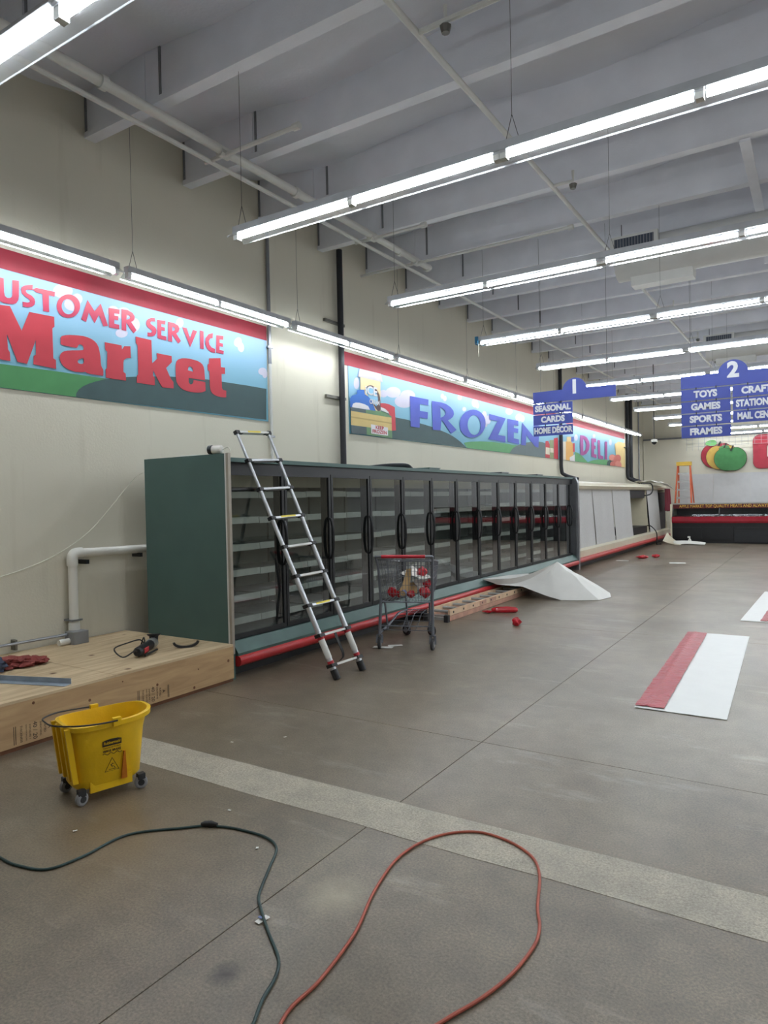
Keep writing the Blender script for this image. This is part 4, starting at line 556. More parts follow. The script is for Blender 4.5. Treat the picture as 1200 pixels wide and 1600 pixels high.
# ================================================================ SETTING
WX, BY, RX, FY, CZ = -6.02, 29.0, 14.0, -7.0, 5.62
GAP = 0.005
floor = struct('floor', MB().box(WX - 0.2, RX + 0.2, FY - 0.2, BY + 0.2, -0.2, -0.012), 'joint_dark')
xs = [WX, -1.9, 2.23, 6.36, 10.49, RX]
ys = [FY, -4.13, 0.0, 2.755, 3.075, 4.12, 8.25, 12.38, 16.51, 20.64, 24.77, BY]
for j in range(len(ys) - 1):
    y0, y1 = ys[j], ys[j + 1]
    if abs(y0 - 2.755) < 1e-6:     # the paler repair strip runs across in one pour
        n = 60; pts = []
        for i in range(n + 1):
            x = WX + (RX - WX) * i / n
            pts.append((x, y0 + 0.002 + 0.012 * noise.noise(Vector((x * 1.7, 3, 0)))))
        for i in range(n, -1, -1):
            x = WX + (RX - WX) * i / n
            pts.append((x, y1 - 0.002 + 0.012 * noise.noise(Vector((x * 1.7, 9, 0)))))
        mb = MB()
        mb.add([(p[0], p[1], 0.0015) for p in pts] + [(p[0], p[1], -0.01) for p in pts],
               [(i, i + 1, 2 * n + 1 - i - 1, 2 * n + 1 - i) for i in range(n)] + [(i, i + 1, i + 1 + 2 * n + 2, i + 2 * n + 2) for i in range(2 * n + 1)])
        mb.build('repair_strip', 'patch_concrete', floor)
        continue
    for i in range(len(xs) - 1):
        a = 0.0 if abs(y0 - 3.075) < 1e-6 else GAP / 2
        b = 0.0 if abs(y1 - 2.755) < 1e-6 else GAP / 2
        MB().box(xs[i] + GAP / 2, xs[i + 1] - GAP / 2, y0 + a - (0.02 if a == 0 else 0), y1 - b + (0.02 if b == 0 else 0), -0.02, 0).build('slab', 'floor_concrete', floor)

wall_left = struct('wall_left', MB().box(WX - 0.2, WX, FY, BY, -0.02, 6.1), 'painted_wall')
wall_back = struct('wall_back', MB().box(WX, RX, BY, BY + 0.2, -0.02, 6.1), 'painted_wall')
MB().box(WX + 0.02, RX, BY - 0.14, BY, 0, 3.78).build('lower_wall', 'painted_wall', wall_back)
MB().box(WX + 0.02, RX, BY - 0.17, BY, 3.78, 3.84).build('ledge', 'beam_gap', wall_back)
for i in range(13):
    x0 = -4.70 + 1.235 * i
    if x0 + 1.22 > RX: break
    MB().box(x0, x0 + 1.229, BY - 0.150, BY - 0.135, 0.02, 2.38).build('wall_panel', 'panel_white', wall_back)
wall_right = struct('wall_right', MB().box(RX, RX + 0.2, FY, BY, -0.02, 6.1), 'painted_wall')
wall_front = struct('wall_front', MB().box(WX, RX, FY - 0.2, FY, -0.02, 6.1), 'painted_wall')

# ceiling: sagging insulation facing between the beams
BEAM_Y = [4.22 + 1.222 * k for k in range(-3, 21)]
mb = MB()
yl = [FY]
yy = 4.22 - 1.222 * 9
rows_y = []
k = -9
while True:
    y0 = 4.22 + 1.222 * k
    for j in range(8):
        y = y0 + 1.222 * j / 8
        if FY <= y <= BY: rows_y.append((y, j / 8, k))
    k += 1
    if y0 > BY: break
rows_y = [(FY - 0.1, 0, -99)] + rows_y + [(BY + 0.1, 0, 99)]
NX = 110
grid = []
for (y, t, k) in rows_y:
    row = []
    for i in range(NX + 1):
        x = WX + (RX - WX) * i / NX
        edge = 0.085 * noise.noise(Vector((x * 0.75, k * 3.1, 1.0))) + 0.05 * math.sin(x * 2.1 + k)
        edge2 = 0.085 * noise.noise(Vector((x * 0.75, (k + 1) * 3.1, 1.0))) + 0.05 * math.sin(x * 2.1 + k + 1)
        sag = -(0.10 + 0.07 * noise.noise(Vector((x * 1.1, k * 5.7, 4.0)))) * math.sin(math.pi * t)
        row.append((x, y, 5.66 + edge * (1 - t) + edge2 * t + sag + 0.02 * noise.noise(Vector((x * 3, y * 3, 0)))))
    grid.append(row)
vs = [p for r in grid for p in r]; n = NX + 1
mb.add(vs, [(i * n + j, i * n + j + 1, (i + 1) * n + j + 1, (i + 1) * n + j) for i in range(len(grid) - 1) for j in range(NX)])
mb.box(WX - 0.2, RX + 0.2, FY - 0.2, BY + 0.2, 6.0, 6.2)
ceiling = struct('ceiling', mb, 'ceiling_white', smooth=60)
web_me = MB().box(WX, RX, -0.045, 0.045, 5.24, 5.95).mesh('ceiling_beam'); web_me.materials.append(MATS['beam_white'])
fl_me = MB().box(WX, RX, -0.060, 0.060, 5.19, 5.245).mesh('bottom_flange'); fl_me.materials.append(MATS['beam_white'])
st_me = MB().box(-0.012, 0.012, -0.056, -0.04, 5.245, 5.85).mesh('web_joint'); st_me.materials.append(MATS['beam_gap'])
pl_me = MB().box(-0.10, 0.10, -0.055, -0.04, 5.245, 5.85).mesh('splice_plate'); pl_me.materials.append(MATS['beam_white'])
for i, y in enumerate(BEAM_Y):
    if y > BY - 0.2: break
    o = share('ceiling_beam', web_me, ceiling, (0, y, 0))
    share('bottom_flange', fl_me, o)
    for x in (WX + 0.02, -4.92, 0.0 + 0.3 * (i % 3)): share('web_joint', st_me, o, (x, 0, 0))
    share('splice_plate', pl_me, o, (-5.06 - 0.16 * (i % 2), 0, 0))
MB().bar((-0.62, 7.9, 5.17), (-0.62, 10.3, 5.17), 0.10, 0.03).build('strap_brace', 'beam_white', ceiling)
MB().bar((-0.55, 10.3, 5.17), (-0.55, 10.33, 4.6), 0.10, 0.03, up=(0, 1, 0)).build('strap_brace', 'beam_white', ceiling)

# ================================================================ LIGHT FIXTURES
UL = 2.385                                   # one unit holds two 4 ft lamps end to end
def make_strip():
    r = thing('strip_light', None, None, local=True)
    MB().box(0, UL, -0.035, 0.035, 0.030, 0.085).build('housing', 'lamp_housing', r)
    mb = MB()
    for s in (-1, 1):                        # folded reflector wing
        mb.prism([(s * 0.035, 0.034), (s * 0.098, -0.012), (s * 0.098, -0.024), (s * 0.095, -0.024), (s * 0.095, -0.014), (s * 0.034, 0.030)], 0, 0.0, UL)
    mb.box(0, UL, -0.034, 0.034, 0.0275, 0.0295)
    mb.build('reflector', 'lamp_reflector', r)
    for k in (0, 1):
        for s in (0,):
            x0 = 0.035 + k * UL / 2; x1 = (k + 1) * UL / 2 - 0.035
            MB().tube([(x0, 0, 0), (x1, 0, 0)], 0.018, 8, caps=False).build('tube', 'lamp_tube', r, smooth=True)
    for x in (0.023, UL / 2, UL - 0.023):
        MB().box(x - 0.022, x + 0.022, -0.026, 0.026, -0.024, 0.03).build('socket', 'lamp_socket', r)
    for x in (0.08,):
        mb = MB()
        mb.tube([(x - 0.045, 0, 0.09), (x, 0, 0.25)], 0.0022, 4); mb.tube([(x + 0.045, 0, 0.09), (x, 0, 0.25)], 0.0022, 4)
        mb.tube([(x, 0, 0.25), (x, 0, 1.80)], 0.0018, 4)
        mb.build('hanger', 'wire_dark', r)
    return r
strip0 = make_strip(); used = [False]
def put_strip(x, y, z, rz, label, group):
    if used[0]: o = copy_tree(strip0)
    else: o = strip0; used[0] = True
    o.location = (x, y, z); o.rotation_euler = (0, 0, rz)
    return tag(o, label, 'light', group)
ROW_Y = [-3.0, -0.55, 1.90, 4.25, 6.68, 9.10, 11.50, 13.95, 16.32, 18.75, 21.15, 23.55, 25.95, 28.2]
for j, y in enumerate(ROW_Y):
    if y < 1: continue                       # the rows behind the camera are switched off and not in view
    for u in range(6):
        x = -4.13 + UL * u + (0.045 if j == 2 else 0)
        x += (0.0 if y > 4 else (0.0))
        if y < 1 or u > 1 or (j == 2 and u > 0):
            lab, grp = 'white fluorescent strip light in the rows that run on beyond the picture edge', 'strip lights beyond the picture'
        else:
            row = ORD[j - 2]
            lab = 'strip light, %s unit from the wall in the %s hanging row from the camera' % (ORD[u], row)
            grp = 'ceiling rows of strip lights'
        o = put_strip(x, y, 3.83, 0.0, lab, grp)
        if j == 5 and u == 0:
            MB().box(-0.03, 0.012, -0.06, 0.06, -0.02, 0.09).build('taped_end', 'blue_tape', o)
            MB().tube([(0.02, -0.05, -0.02), (0.025, -0.055, -0.2)], 0.006, 6).build('loose_cord', 'cable_white', o)
for u in range(-1, 10):
    y = 1.80 + 2.48 * u
    if u < 0: put_strip(-5.60, y, 3.815, math.pi / 2, 'white fluorescent strip light in the rows that run on beyond the picture edge', 'strip lights beyond the picture')
    else: put_strip(-5.60, y, 3.815, math.pi / 2, 'fluorescent strip light above the murals, %s unit along the wall row' % ORD[u], 'wall row of strip lights')

# ================================================================ MURALS
def mural_point(u, v, w): return (WX + w, u, v)
def paint(parent, name, col, loops, w0, d=0.0012):
    mb = MB(); flat_poly(mb, loops, lambda u, v, w: (WX + w0 + w, u, v), d)
    return mb.build(name, col, parent)
def offset_band(parent, name, col, y0, y1, z0, z1, w0, d):
    return MB().box(WX + w0, WX + w0 + d, y0, y1, z0, z1).build(name, col, parent)
mu = thing('wall_mural', 'mural of blue sky and green hills with big red market lettering', 'mural', (WX, 3.5, 2.65))
offset_band(mu, 'sky_panel', 'print_sky', 0.6, 6.70, 2.655, 3.70, 0.001, 0.010)
offset_band(mu, 'red_border', 'red_band', 0.6, 6.70, 3.695, 3.875, 0.001, 0.013)
for k, lp in enumerate(ART['C1']): paint(mu, 'cloud', 'print_cloud', [lp], 0.0112 + 0.00012 * k, 0.0005)
for k, (nm, c, lp) in enumerate(ART['S1']):
    paint(mu, nm, 'print_' + c, [[(y, max(z, 2.656)) for y, z in lp]], 0.0132 + 0.0008 * k, 0.0007)
for k, lt in enumerate(ART['L']['customer']): paint(mu, 'letter', 'print_letter_fade', lt, 0.0155)
for k, lt in enumerate(ART['L']['market']): paint(mu, 'letter', 'print_red', lt, 0.0170)
mu = thing('wall_mural', 'long mural with blue frozen lettering, food packs and purple deli lettering', 'mural', (WX, 17.0, 2.65))
offset_band(mu, 'sky_panel', 'print_sky', 8.51, 25.70, 2.63, 3.67, 0.001, 0.010)
offset_band(mu, 'red_border', 'red_band', 8.37, 25.76, 3.655, 3.855, 0.001, 0.013)
for k, lp in enumerate(ART['C2']): paint(mu, 'cloud', 'print_cloud', [lp], 0.0112 + 0.00008 * k, 0.0005)
for k, (nm, c, lp) in enumerate(ART['S2']):  # flat print, with white patches on tub and bag, lid line on crate
    paint(mu, nm, 'print_' + c, [[(y, max(z, 2.632)) for y, z in lp]], 0.0132 + 0.0006 * k, 0.0007)
DEP = 0.0132 + 0.0006 * len(ART['S2'])
for lt in ART['L']['frozen']: paint(mu, 'letter', 'print_blue_letter', lt, 0.020)
for lt in ART['L']['deli']: paint(mu, 'letter', 'print_purple', lt, 0.024)
UYv, UZv = (0, 1, 0), (0, 0, 1)
text_obj('card_lettering', 'KEEP', 0.075, 'print_red', mu, (WX + DEP + 0.001, 9.315, 2.775), UYv, UZv, 0.001, 0.002, sx=1.5)
text_obj('card_lettering', 'FROZEN', 0.075, 'print_red', mu, (WX + DEP + 0.001, 9.315, 2.708), UYv, UZv, 0.001, 0.002, sx=1.5)
text_obj('logo_lettering', 'iCE', 0.19, 'print_white', mu, (WX + DEP + 0.001, 9.09, 3.335), UYv, UZv, 0.001, 0.005, sx=1.3)
text_obj('logo_lettering', 'CREAM', 0.10, 'print_white', mu, (WX + DEP + 0.001, 9.18, 3.17), UYv, UZv, 0.001, 0.003, sx=0.9)

# ================================================================ WALL AND CEILING PIPES
def pipe_thing(name, label, pts, r, m, n=10, clamps=(), group=None, cat='pipe'):
    t = thing(name, label, cat, pts[0], 0, group)
    MB().tube(pts, r, n).build('pipe_run', m, t, smooth=True)
    return t
t = pipe_thing('sprinkler_pipe', 'thick white sprinkler main running under the beams beside the wall', [(-4.95, 0.5, 5.08), (-4.93, 9.15, 5.08)], 0.045, 'pipe_white', 12)
for y in (3.6, 6.05, 8.3, 9.1): MB().lathe([(0.06, -0.03), (0.06, 0.03)], (-4.945, y, 5.08), (0, 1, 0), 12).build('coupling', 'pipe_white', t)
for y, x1 in ((4.95, -4.05), (7.6, -4.2), (8.75, -2.7)):
    MB().tube([(-5.2 if y < 8 else -5.9, y, 5.04), (x1, y, 5.04)], 0.022, 8).build('branch_pipe', 'pipe_white', t, smooth=True)
    MB().lathe([(0.034, 0), (0.034, 0.07)], (x1, y, 5.04), (1, 0, 0), 10).build('end_cap', 'pipe_white', t)
    MB().lathe([(0.05, -0.06), (0.05, 0.06)], (-4.94, y, 5.06), (0, 1, 0), 10).build('tee_fitting', 'pipe_white', t)
t = pipe_thing('sprinkler_pipe', 'thin white sprinkler pipe running parallel next to the thick main', [(-5.14, 0.5, 5.03), (-5.10, 13.0, 5.03)], 0.024, 'pipe_white', 8)
MB().tube([(-5.10, 13.0, 5.03), (-5.10, 28.7, 5.03)], 0.024, 8).build('far_run', 'pipe_white', t, smooth=True)
t = pipe_thing('sprinkler_pipe', 'white sprinkler pipe crossing the middle of the ceiling bays', [(-2.52, 0.5, 5.09), (-2.50, 28.7, 5.09)], 0.026, 'pipe_white', 10)
for y in (4.55, 7.6, 10.6, 13.7, 16.7, 19.8):
    MB().tube([(-2.5, y, 5.09), (-2.28, y, 5.09), (-2.28, y, 5.2)], 0.018, 6).build('drop', 'pipe_white', t)
    MB().lathe([(0.03, 0), (0.045, 0.05), (0.02, 0.06)], (-2.28, y, 5.0), (0, 0, 1), 8).build('sprinkler_head', 'steel_bracket', t)
MB().tube([(-2.5, 4.55, 5.09), (2.5, 4.55, 5.09)], 0.022, 8).build('branch_pipe', 'pipe_white', t)
def riser(label, y, z1, z0=2.25, r=0.042, bracket=(), straight=False):
    t = thing('refrigeration_pipe', label, 'pipe', (WX + 0.08, y, z0))
    MB().tube([(WX + 0.075, y, z1), (WX + 0.075, y, z0)] if straight else smooth_path([(WX + 0.075, y, z1), (WX + 0.075, y, 3.0), (WX + 0.075, y, z0 + 0.15), (WX + 0.16, y + 0.05, z0), (WX + 0.45, y + 0.25, z0 - 0.12)], 5), r, 10).build('insulated_pipe', 'pipe_black', t, smooth=True)
    for z in bracket:
        MB().bar((WX + 0.03, y - 0.34, z), (WX + 0.03, y + 0.14, z - 0.0), 0.04, 0.04).build('strut_bracket', 'steel_bracket', t)
    return t
riser('black insulated pipe dropping beside the start of the frozen mural', 8.25, 5.3, 1.2, 0.045, (3.13, 4.22), straight=True)
riser('black insulated pipe dropping behind the hanging aisle one sign', 18.35, 5.3, 2.2, 0.05)
riser('black insulated pipe nearest the end of the deli lettering', 25.95, 5.3, 2.2, 0.06, (3.35,))
riser('black insulated pipe of the far pair closest to the back corner', 26.5, 5.3, 2.2, 0.06)
t = thing('conduit', 'grey metal conduit running up the wall at the market mural edge', 'conduit', (WX + 0.03, 6.73, 2.1))
MB().cyl((WX + 0.03, 6.735, 3.4), (WX + 0.03, 6.735, 5.3), 0.024).build('upper_run', 'conduit_grey', t, True)
MB().cyl((WX + 0.03, 6.735, 2.1), (WX + 0.03, 6.735, 3.4), 0.020).build('lower_run', 'pipe_white', t, True)
for z in (2.45, 3.6): MB().box(WX, WX + 0.05, 6.69, 6.78, z, z + 0.025).build('pipe_clip', 'conduit_grey', t)
t = thing('conduit', 'thin grey conduit in the far corner past the pipe pair', 'conduit', (WX + 0.03, 28.0, 2.1))
MB().cyl((WX + 0.03, 28.0, 2.1), (WX + 0.03, 28.0, 5.3), 0.025).build('conduit_run', 'conduit_grey', t, True)

# ventilation ducts
def duct(label, x0, y, z, r):
    t = thing('air_duct', label, 'duct', (x0, y, z))
    MB().tube([(x0, y, z), (RX - 1, y, z)], r, 24).build('duct_tube', 'duct_white', t, smooth=30)
    MB().prism([(y - 0.10, z - r + 0.08), (y + 0.22, z - r + 0.02), (y + 0.16, z - r - 0.10), (y - 0.06, z - r - 0.10)], 0, x0 + 0.18, x0 + 0.95).build('bottom_box', 'duct_white', t)
    g = MB(); 
    a = math.radians(58)
    c = Vector((x0 + 0.42, y - r * math.sin(a) - 0.02, z + r * math.cos(a)))
    nrm = Vector((0, -math.sin(a), math.cos(a))); tv = Vector((0, math.cos(a), math.sin(a)))
    for cc, nn, tt in ((Vector((x0 + 0.27, y - r + 0.0, z + 0.13)), Vector((0, -1, 0)), Vector((0, 0, 1))),):
        fr = MB().obox(cc, (0.30, 0, 0), tt * 0.11, nn * 0.03).build('register_frame', 'duct_white', t)
        MB().obox(cc + nn * 0.031, (0.25, 0, 0), tt * 0.075, nn * 0.004).build('register_core', 'grille_dark', t)
        lv = MB()
        for k in range(14): lv.obox(cc + nn * 0.038 + Vector((-0.24 + 0.037 * k, 0, 0)), (0.005, 0, 0), tt * 0.075, nn * 0.005)
        lv.build('register_louvres', 'conduit_grey', t)
    for xx in (x0 + 0.05, x0 + 2.5): MB().tube([(xx, y, z + r), (xx, y, 5.3)], 0.006, 5).build('duct_hanger', 'wire_dark', t)
duct('white round air duct with a wall register above the third light row', -2.32, 9.75, 4.80, 0.27)
duct('white round air duct farther back above the aisle two sign', -2.10, 16.7, 4.80, 0.27)

# hanging dome camera near the far corner
t = thing('dome_camera', 'small round camera hanging on a long drop rod by the back corner', 'camera', (-3.87, 20.0, 3.03))
MB().tube([(-3.87, 20.0, 3.12), (-3.87, 20.0, 5.2)], 0.012, 6).build('drop_rod', 'wire_dark', t)
MB().lathe([(0.03, 0.12), (0.085, 0.10), (0.085, 0.04)], (-3.87, 20, 3.03), (0, 0, 1), 14).build('canopy', 'pvc_white', t, True)
MB().lathe([(0.07, 0.04), (0.065, 0.01), (0.04, -0.02), (0.01, -0.035)], (-3.87, 20, 3.03), (0, 0, 1), 14).build('dome', 'case_black', t, True)
# ================================================================ GLASS-DOOR FREEZER LINE
Y0, Y1, ND, DP, D0 = 4.47, 15.02, 13, 0.7845, 4.56
FXF = -4.60                                   # outer plane of the doors
fz = thing('freezer_case', 'long dark green freezer line with thirteen black framed glass doors', 'freezer', (-5.1, 9.7, 0))
mb = MB().box(-5.65, -5.58, Y0 + 0.06, Y1 - 0.06, 0.12, 2.0).box(-5.65, -4.66, Y0 + 0.06, Y1 - 0.06, 0.12, 0.30)
mb.build('cabinet_body', 'case_inner', fz)
MB().box(-5.65, -4.62, Y0 + 0.06, Y1 - 0.06, 1.955, 2.02).build('top_panel', 'case_green', fz)
ep = MB().box(-5.65, -4.53, Y0, Y0 + 0.06, 0.0, 2.06).build('end_panel', 'case_green', fz)
MB().box(-4.53, -4.50, Y0 - 0.002, Y0 + 0.03, 0.24, 2.062).build('edge_trim', 'case_trim', ep)
MB().box(-4.545, -4.53, Y0 - 0.004, Y0 + 0.0, 0.0, 2.062).build('edge_strip', 'pipe_white', ep)
ep = MB().box(-5.65, -4.53, Y1 - 0.06, Y1, 0.0, 2.03).build('end_panel', 'conduit_grey', fz)
MB().prism([(-4.53, 0.0), (-4.48, 0.0), (-4.48, 1.90), (-4.53, 2.02)], 1, Y1 - 0.10, Y1 + 0.002).build('edge_trim', 'conduit_grey', ep)
MB().box(-4.62, -4.575, Y0 + 0.07, Y1 - 0.10, 1.99, 2.03).build('header', 'case_green', fz)
fr = MB().box(-4.70, FXF - 0.01, Y0 + 0.07, Y1 - 0.10, 1.885, 1.99).build('frame_top_rail', 'case_black', fz)
fr = MB().box(-4.70, FXF - 0.01, Y0 + 0.07, Y1 - 0.10, 0.30, 0.355).build('frame_bottom_rail', 'case_black', fz)
mul = MB().box(-4.71, FXF - 0.035, -0.045, 0.045, 0.355, 1.885).mesh('mullion'); mul.materials.append(MATS['case_black'])
INVf = INV[fz.name]
def loc_in(root_inv, p): return tuple(root_inv @ Vector(p))
for k in range(ND + 1):
    share('mullion', mul, fz, loc_in(INVf, (0, D0 + DP * k, 0)))
# one door, then copies
w = DP - 0.012
dm = MB().box(FXF - 0.03, FXF, 0, 0.035, 0.345, 1.905).box(FXF - 0.03, FXF, w - 0.035, w, 0.345, 1.905).box(FXF - 0.03, FXF, 0.035, w - 0.035, 0.345, 0.385).box(FXF - 0.03, FXF, 0.035, w - 0.035, 1.87, 1.905)
dme = dm.mesh('door'); dme.materials.append(MATS['case_black'])
pm = MB().box(FXF - 0.018, FXF - 0.012, 0.035, w - 0.035, 0.385, 1.87).mesh('pane'); pm.materials.append(MATS['door_glass'])
hm = MB().tube(smooth_path([(FXF - 0.005, w - 0.03, 1.42), (FXF + 0.025, w - 0.03, 1.40), (FXF + 0.045, w - 0.03, 1.30), (FXF + 0.048, w - 0.03, 1.20), (FXF + 0.045, w - 0.03, 1.10), (FXF + 0.025, w - 0.03, 1.0), (FXF - 0.005, w - 0.03, 0.98)], 4), 0.016, 8).mesh('handle', True)
hm.materials.append(MATS['case_black'])
sh = MB().box(-5.55, -4.98, 0.03, DP - 0.03, 0, 0.018).mesh('shelf'); sh.materials.append(MATS['case_shelf'])
rl = MB().prism([(-4.985, -0.014), (-4.950, -0.030), (-4.955, 0.036), (-4.985, 0.030)], 1, 0.004, DP - 0.004).mesh('price_rail'); rl.materials.append(MATS['case_rail'])
bk = MB().box(-5.575, -5.55, 0.02, DP - 0.02, 0.40, 1.88).mesh('back_panel'); bk.materials.append(MATS['case_inner'])
up_ = MB().prism([(-5.4, 1.80), (-4.93, 1.77), (-4.90, 1.90), (-5.4, 1.95)], 1, 0.0, DP).mesh('reflection_strip'); up_.materials.append(MATS['cream_metal'])  # cream strip standing in for the back wall's reflection in the door tops
gr = MB().box(-5.1, -5.09, 0.06, DP - 0.06, 0, 0.10).mesh('shelf_fence'); gr.materials.append(MATS['case_shelf'])
SHZ = [0.42, 0.65, 0.90, 1.16, 1.43, 1.69]
for k in range(ND):
    y = D0 + DP * k
    d = share('door', dme, fz, loc_in(INVf, (0, y + 0.006, 0)))
    share('pane', pm, d); share('handle', hm, d)
    share('back_panel', bk, fz, loc_in(INVf, (0, y, 0)))
    share('reflection_strip', up_, fz, loc_in(INVf, (0, y, 0)))
    for i, z in enumerate(SHZ):
        s = share('shelf', sh, fz, loc_in(INVf, (0, y, z + rnd.uniform(-0.004, 0.004) + (0.05 if k > 8 else 0))))
        share('price_rail', rl, s)
MB().prism([(-4.66, 0.30), (-4.60, 0.335), (-4.575, 0.335), (-4.50, 0.235), (-4.50, 0.21), (-4.66, 0.21)], 1, Y0 + 0.07, Y1 - 0.10).build('ledge', 'case_green_light', fz)
MB().prism([(-4.64, 0.21), (-4.50, 0.21), (-4.475, 0.195), (-4.465, 0.165), (-4.475, 0.135), (-4.50, 0.115), (-4.64, 0.115)], 1, Y0 + 0.07, Y1 - 0.10).build('bumper', 'bumper_red', fz, smooth=50)
MB().box(-4.72, -4.66, Y0 + 0.07, Y1 - 0.10, 0.0, 0.13).build('kick_plate', 'case_black', fz)

# things lying on the freezer top
t = thing('security_camera', 'white bullet camera lying on the near end of the freezer top', 'camera', (-4.62, 4.50, 2.062))
MB().lathe([(0.034, -0.055), (0.038, -0.05), (0.038, 0.045), (0.028, 0.055)], (-4.665, 4.50, 2.101), (0.95, 0.3, 0), 14).build('barrel', 'pvc_white', t, True)
MB().lathe([(0.040, -0.085), (0.042, -0.05), (0.040, -0.045)], (-4.665, 4.50, 2.102), (0.95, 0.3, 0), 14).build('lens_hood', 'case_black', t, True)
MB().tube(smooth_path([(-4.61, 4.515, 2.10), (-4.56, 4.53, 2.12), (-4.52, 4.52, 2.08), (-4.54, 4.5, 2.066)], 4), 0.006, 6).build('tail_cable', 'cable_white', t)
t = thing('hose', 'black rubber hose bundle lying on the freezer top under the black pipe', 'hose', (-5.2, 8.0, 2.02))
MB().tube(smooth_path([(-5.62, 7.75, 2.05), (-5.35, 8.0, 2.07), (-5.15, 8.25, 2.10), (-5.0, 8.45, 2.10), (-4.95, 8.5, 2.06)], 5), [0.03] * 20 + [0.028], 8).build('hose_run', 'pipe_black', t, True)
MB().tube(smooth_path([(-5.55, 7.85, 2.05), (-5.3, 8.15, 2.05), (-5.1, 8.4, 2.05), (-4.95, 8.55, 2.05)], 5), 0.03, 8).build('second_hose_run', 'pipe_black', t, True)
for k, (y, lab) in enumerate(((8.85, 'flat grey junction box on the freezer top beside the black hose'), (11.5, 'dark grey junction box on the freezer top halfway along'), (13.3, 'small dark grey junction box on the freezer top near the far end'))):
    t = thing('junction_box', lab, 'box', (-4.85, y, 2.02))
    MB().box(-5.0, -4.75, y - 0.16, y + 0.16, 2.02, 2.06).build('box_body', 'case_green' if k == 0 else 'case_black', t)
    MB().box(-5.01, -4.74, y - 0.17, y + 0.17, 2.06, 2.068).build('box_lid', 'case_green' if k == 0 else 'conduit_grey', t)
tag(MB().sheet([[(-5.16 + 0.16 * i, 4.49 + 0.012 * j, 2.066 - (0.05 if j == 0 and i > 0 else 0.0) * i * 0.5 + 0.006 * math.sin(i * 2)) for j in range(2)] for i in range(3)], 0.003).build('packing_strip', 'paper_white'), 'thin white packing strip hanging over the freezer end panel top', 'strip')

# ================================================================ CURTAINED OPEN CASE
cc = thing('open_case', 'cream open refrigerated case with grey night curtains beyond the glass doors', 'refrigerated case', (-5.2, 20.0, 0))
CY0, CY1 = 15.06, 26.7
MB().box(-5.7, -5.6, CY0, CY1, 0.1, 2.0).build('back_panel', 'inner_cream', cc)
MB().prism([(-5.7, 1.76), (-4.86, 1.76), (-4.74, 1.79), (-4.70, 1.86), (-4.74, 1.93), (-4.86, 1.97), (-5.7, 1.98)], 1, CY0, 23.6).build('canopy', 'cream_metal', cc, smooth=45)
MB().prism([(-5.7, 1.76), (-4.90, 1.76), (-4.78, 1.79), (-4.74, 1.86), (-4.78, 1.92), (-4.90, 1.95), (-5.7, 1.96)], 1, 23.65, CY1).build('canopy', 'cream_metal', cc, smooth=45)
MB().prism([(-5.6, 0.1), (-4.64, 0.1), (-4.64, 0.36), (-4.72, 0.40), (-4.80, 0.40), (-5.0, 0.30), (-5.6, 0.30)], 1, CY0, CY1).build('base_front', 'cream_metal', cc)
MB().prism([(-4.66, 0.215), (-4.56, 0.215), (-4.53, 0.195), (-4.52, 0.165), (-4.53, 0.135), (-4.56, 0.115), (-4.66, 0.115)], 1, CY0, CY1).build('bumper', 'bumper_red', cc, smooth=50)
MB().box(-4.74, -4.68, CY0, CY1, 0, 0.13).build('kick_plate', 'case_black', cc)
for y in (CY0, 23.5, CY1 - 0.04):
    MB().prism([(-5.6, 0.3), (-4.74, 0.3), (-4.80, 0.9), (-4.84, 1.78), (-5.6, 1.78)], 1, y, y + 0.05).build('divider_panel', 'cream_metal', cc)
def curtain(y0, y1, z0, wob, lift=0.0):
    rows = []
    for i in range(13):
        z = 1.77 - (1.77 - z0) * i / 12; row = []
        for j in range(13):
            y = y0 + (y1 - y0) * j / 12
            x = -4.83 + 0.10 * (i / 12) + 0.014 * wob * math.sin(j * 1.3 + i * 0.25) * (i / 12) + (lift * (1 - j / 12) * max(0, i - 9) / 3 * 0.12)
            row.append((x, y, z + (0.04 * (1 - j / 12) if i == 12 and lift else 0)))
        rows.append(row)
    MB().sheet(rows, 0.003).build('curtain', 'curtain_grey', cc, smooth=70)
curtain(15.12, 17.22, 0.36, 0.6); curtain(17.26, 19.15, 0.36, 0.9); curtain(19.2, 21.25, 0.38, 0.8)
curtain(23.62, 25.4, 0.36, 0.6)
MB().box(-5.55, -4.80, 21.3, 23.48, 0.40, 0.62).build('bottom_tray', 'black_tray', cc)
MB().prism([(-5.3, 1.60), (-4.86, 1.52), (-4.84, 1.76), (-5.3, 1.76)], 1, 21.28, 23.4).build('upper_shroud', 'black_tray', cc)
MB().box(-5.55, -4.80, 25.5, 26.6, 0.40, 1.70).build('dark_block', 'black_tray', cc)  # solid dark block filling the open end bay
MB().tube(smooth_path([(-4.9, 23.2, 1.98), (-4.75, 23.5, 2.0), (-4.66, 23.6, 1.95), (-4.64, 23.6, 1.75), (-4.72, 23.45, 1.62), (-5.0, 23.3, 1.6)], 5), 0.022, 6).build('power_cable', 'case_black', cc, True)
MB().tube(smooth_path([(-4.78, 23.42, 0.62), (-4.66, 23.40, 0.60), (-4.50, 23.40, 0.40), (-4.49, 23.40, 0.1), (-4.49, 23.42, 0.012), (-4.4, 23.6, 0.012)], 5), 0.018, 6).build('drain_cable', 'case_black', cc, True)
t = thing('pipe_end', 'short black pipe stub hanging at the far edge of the glass door freezer', 'pipe', (-4.7, 15.05, 1.75))
MB().tube(smooth_path([(-4.75, 15.0, 2.03), (-4.60, 15.05, 2.02), (-4.53, 15.08, 1.92), (-4.56, 15.1, 1.78)], 5), 0.025, 6).build('stub_run', 'pipe_black', t, True)

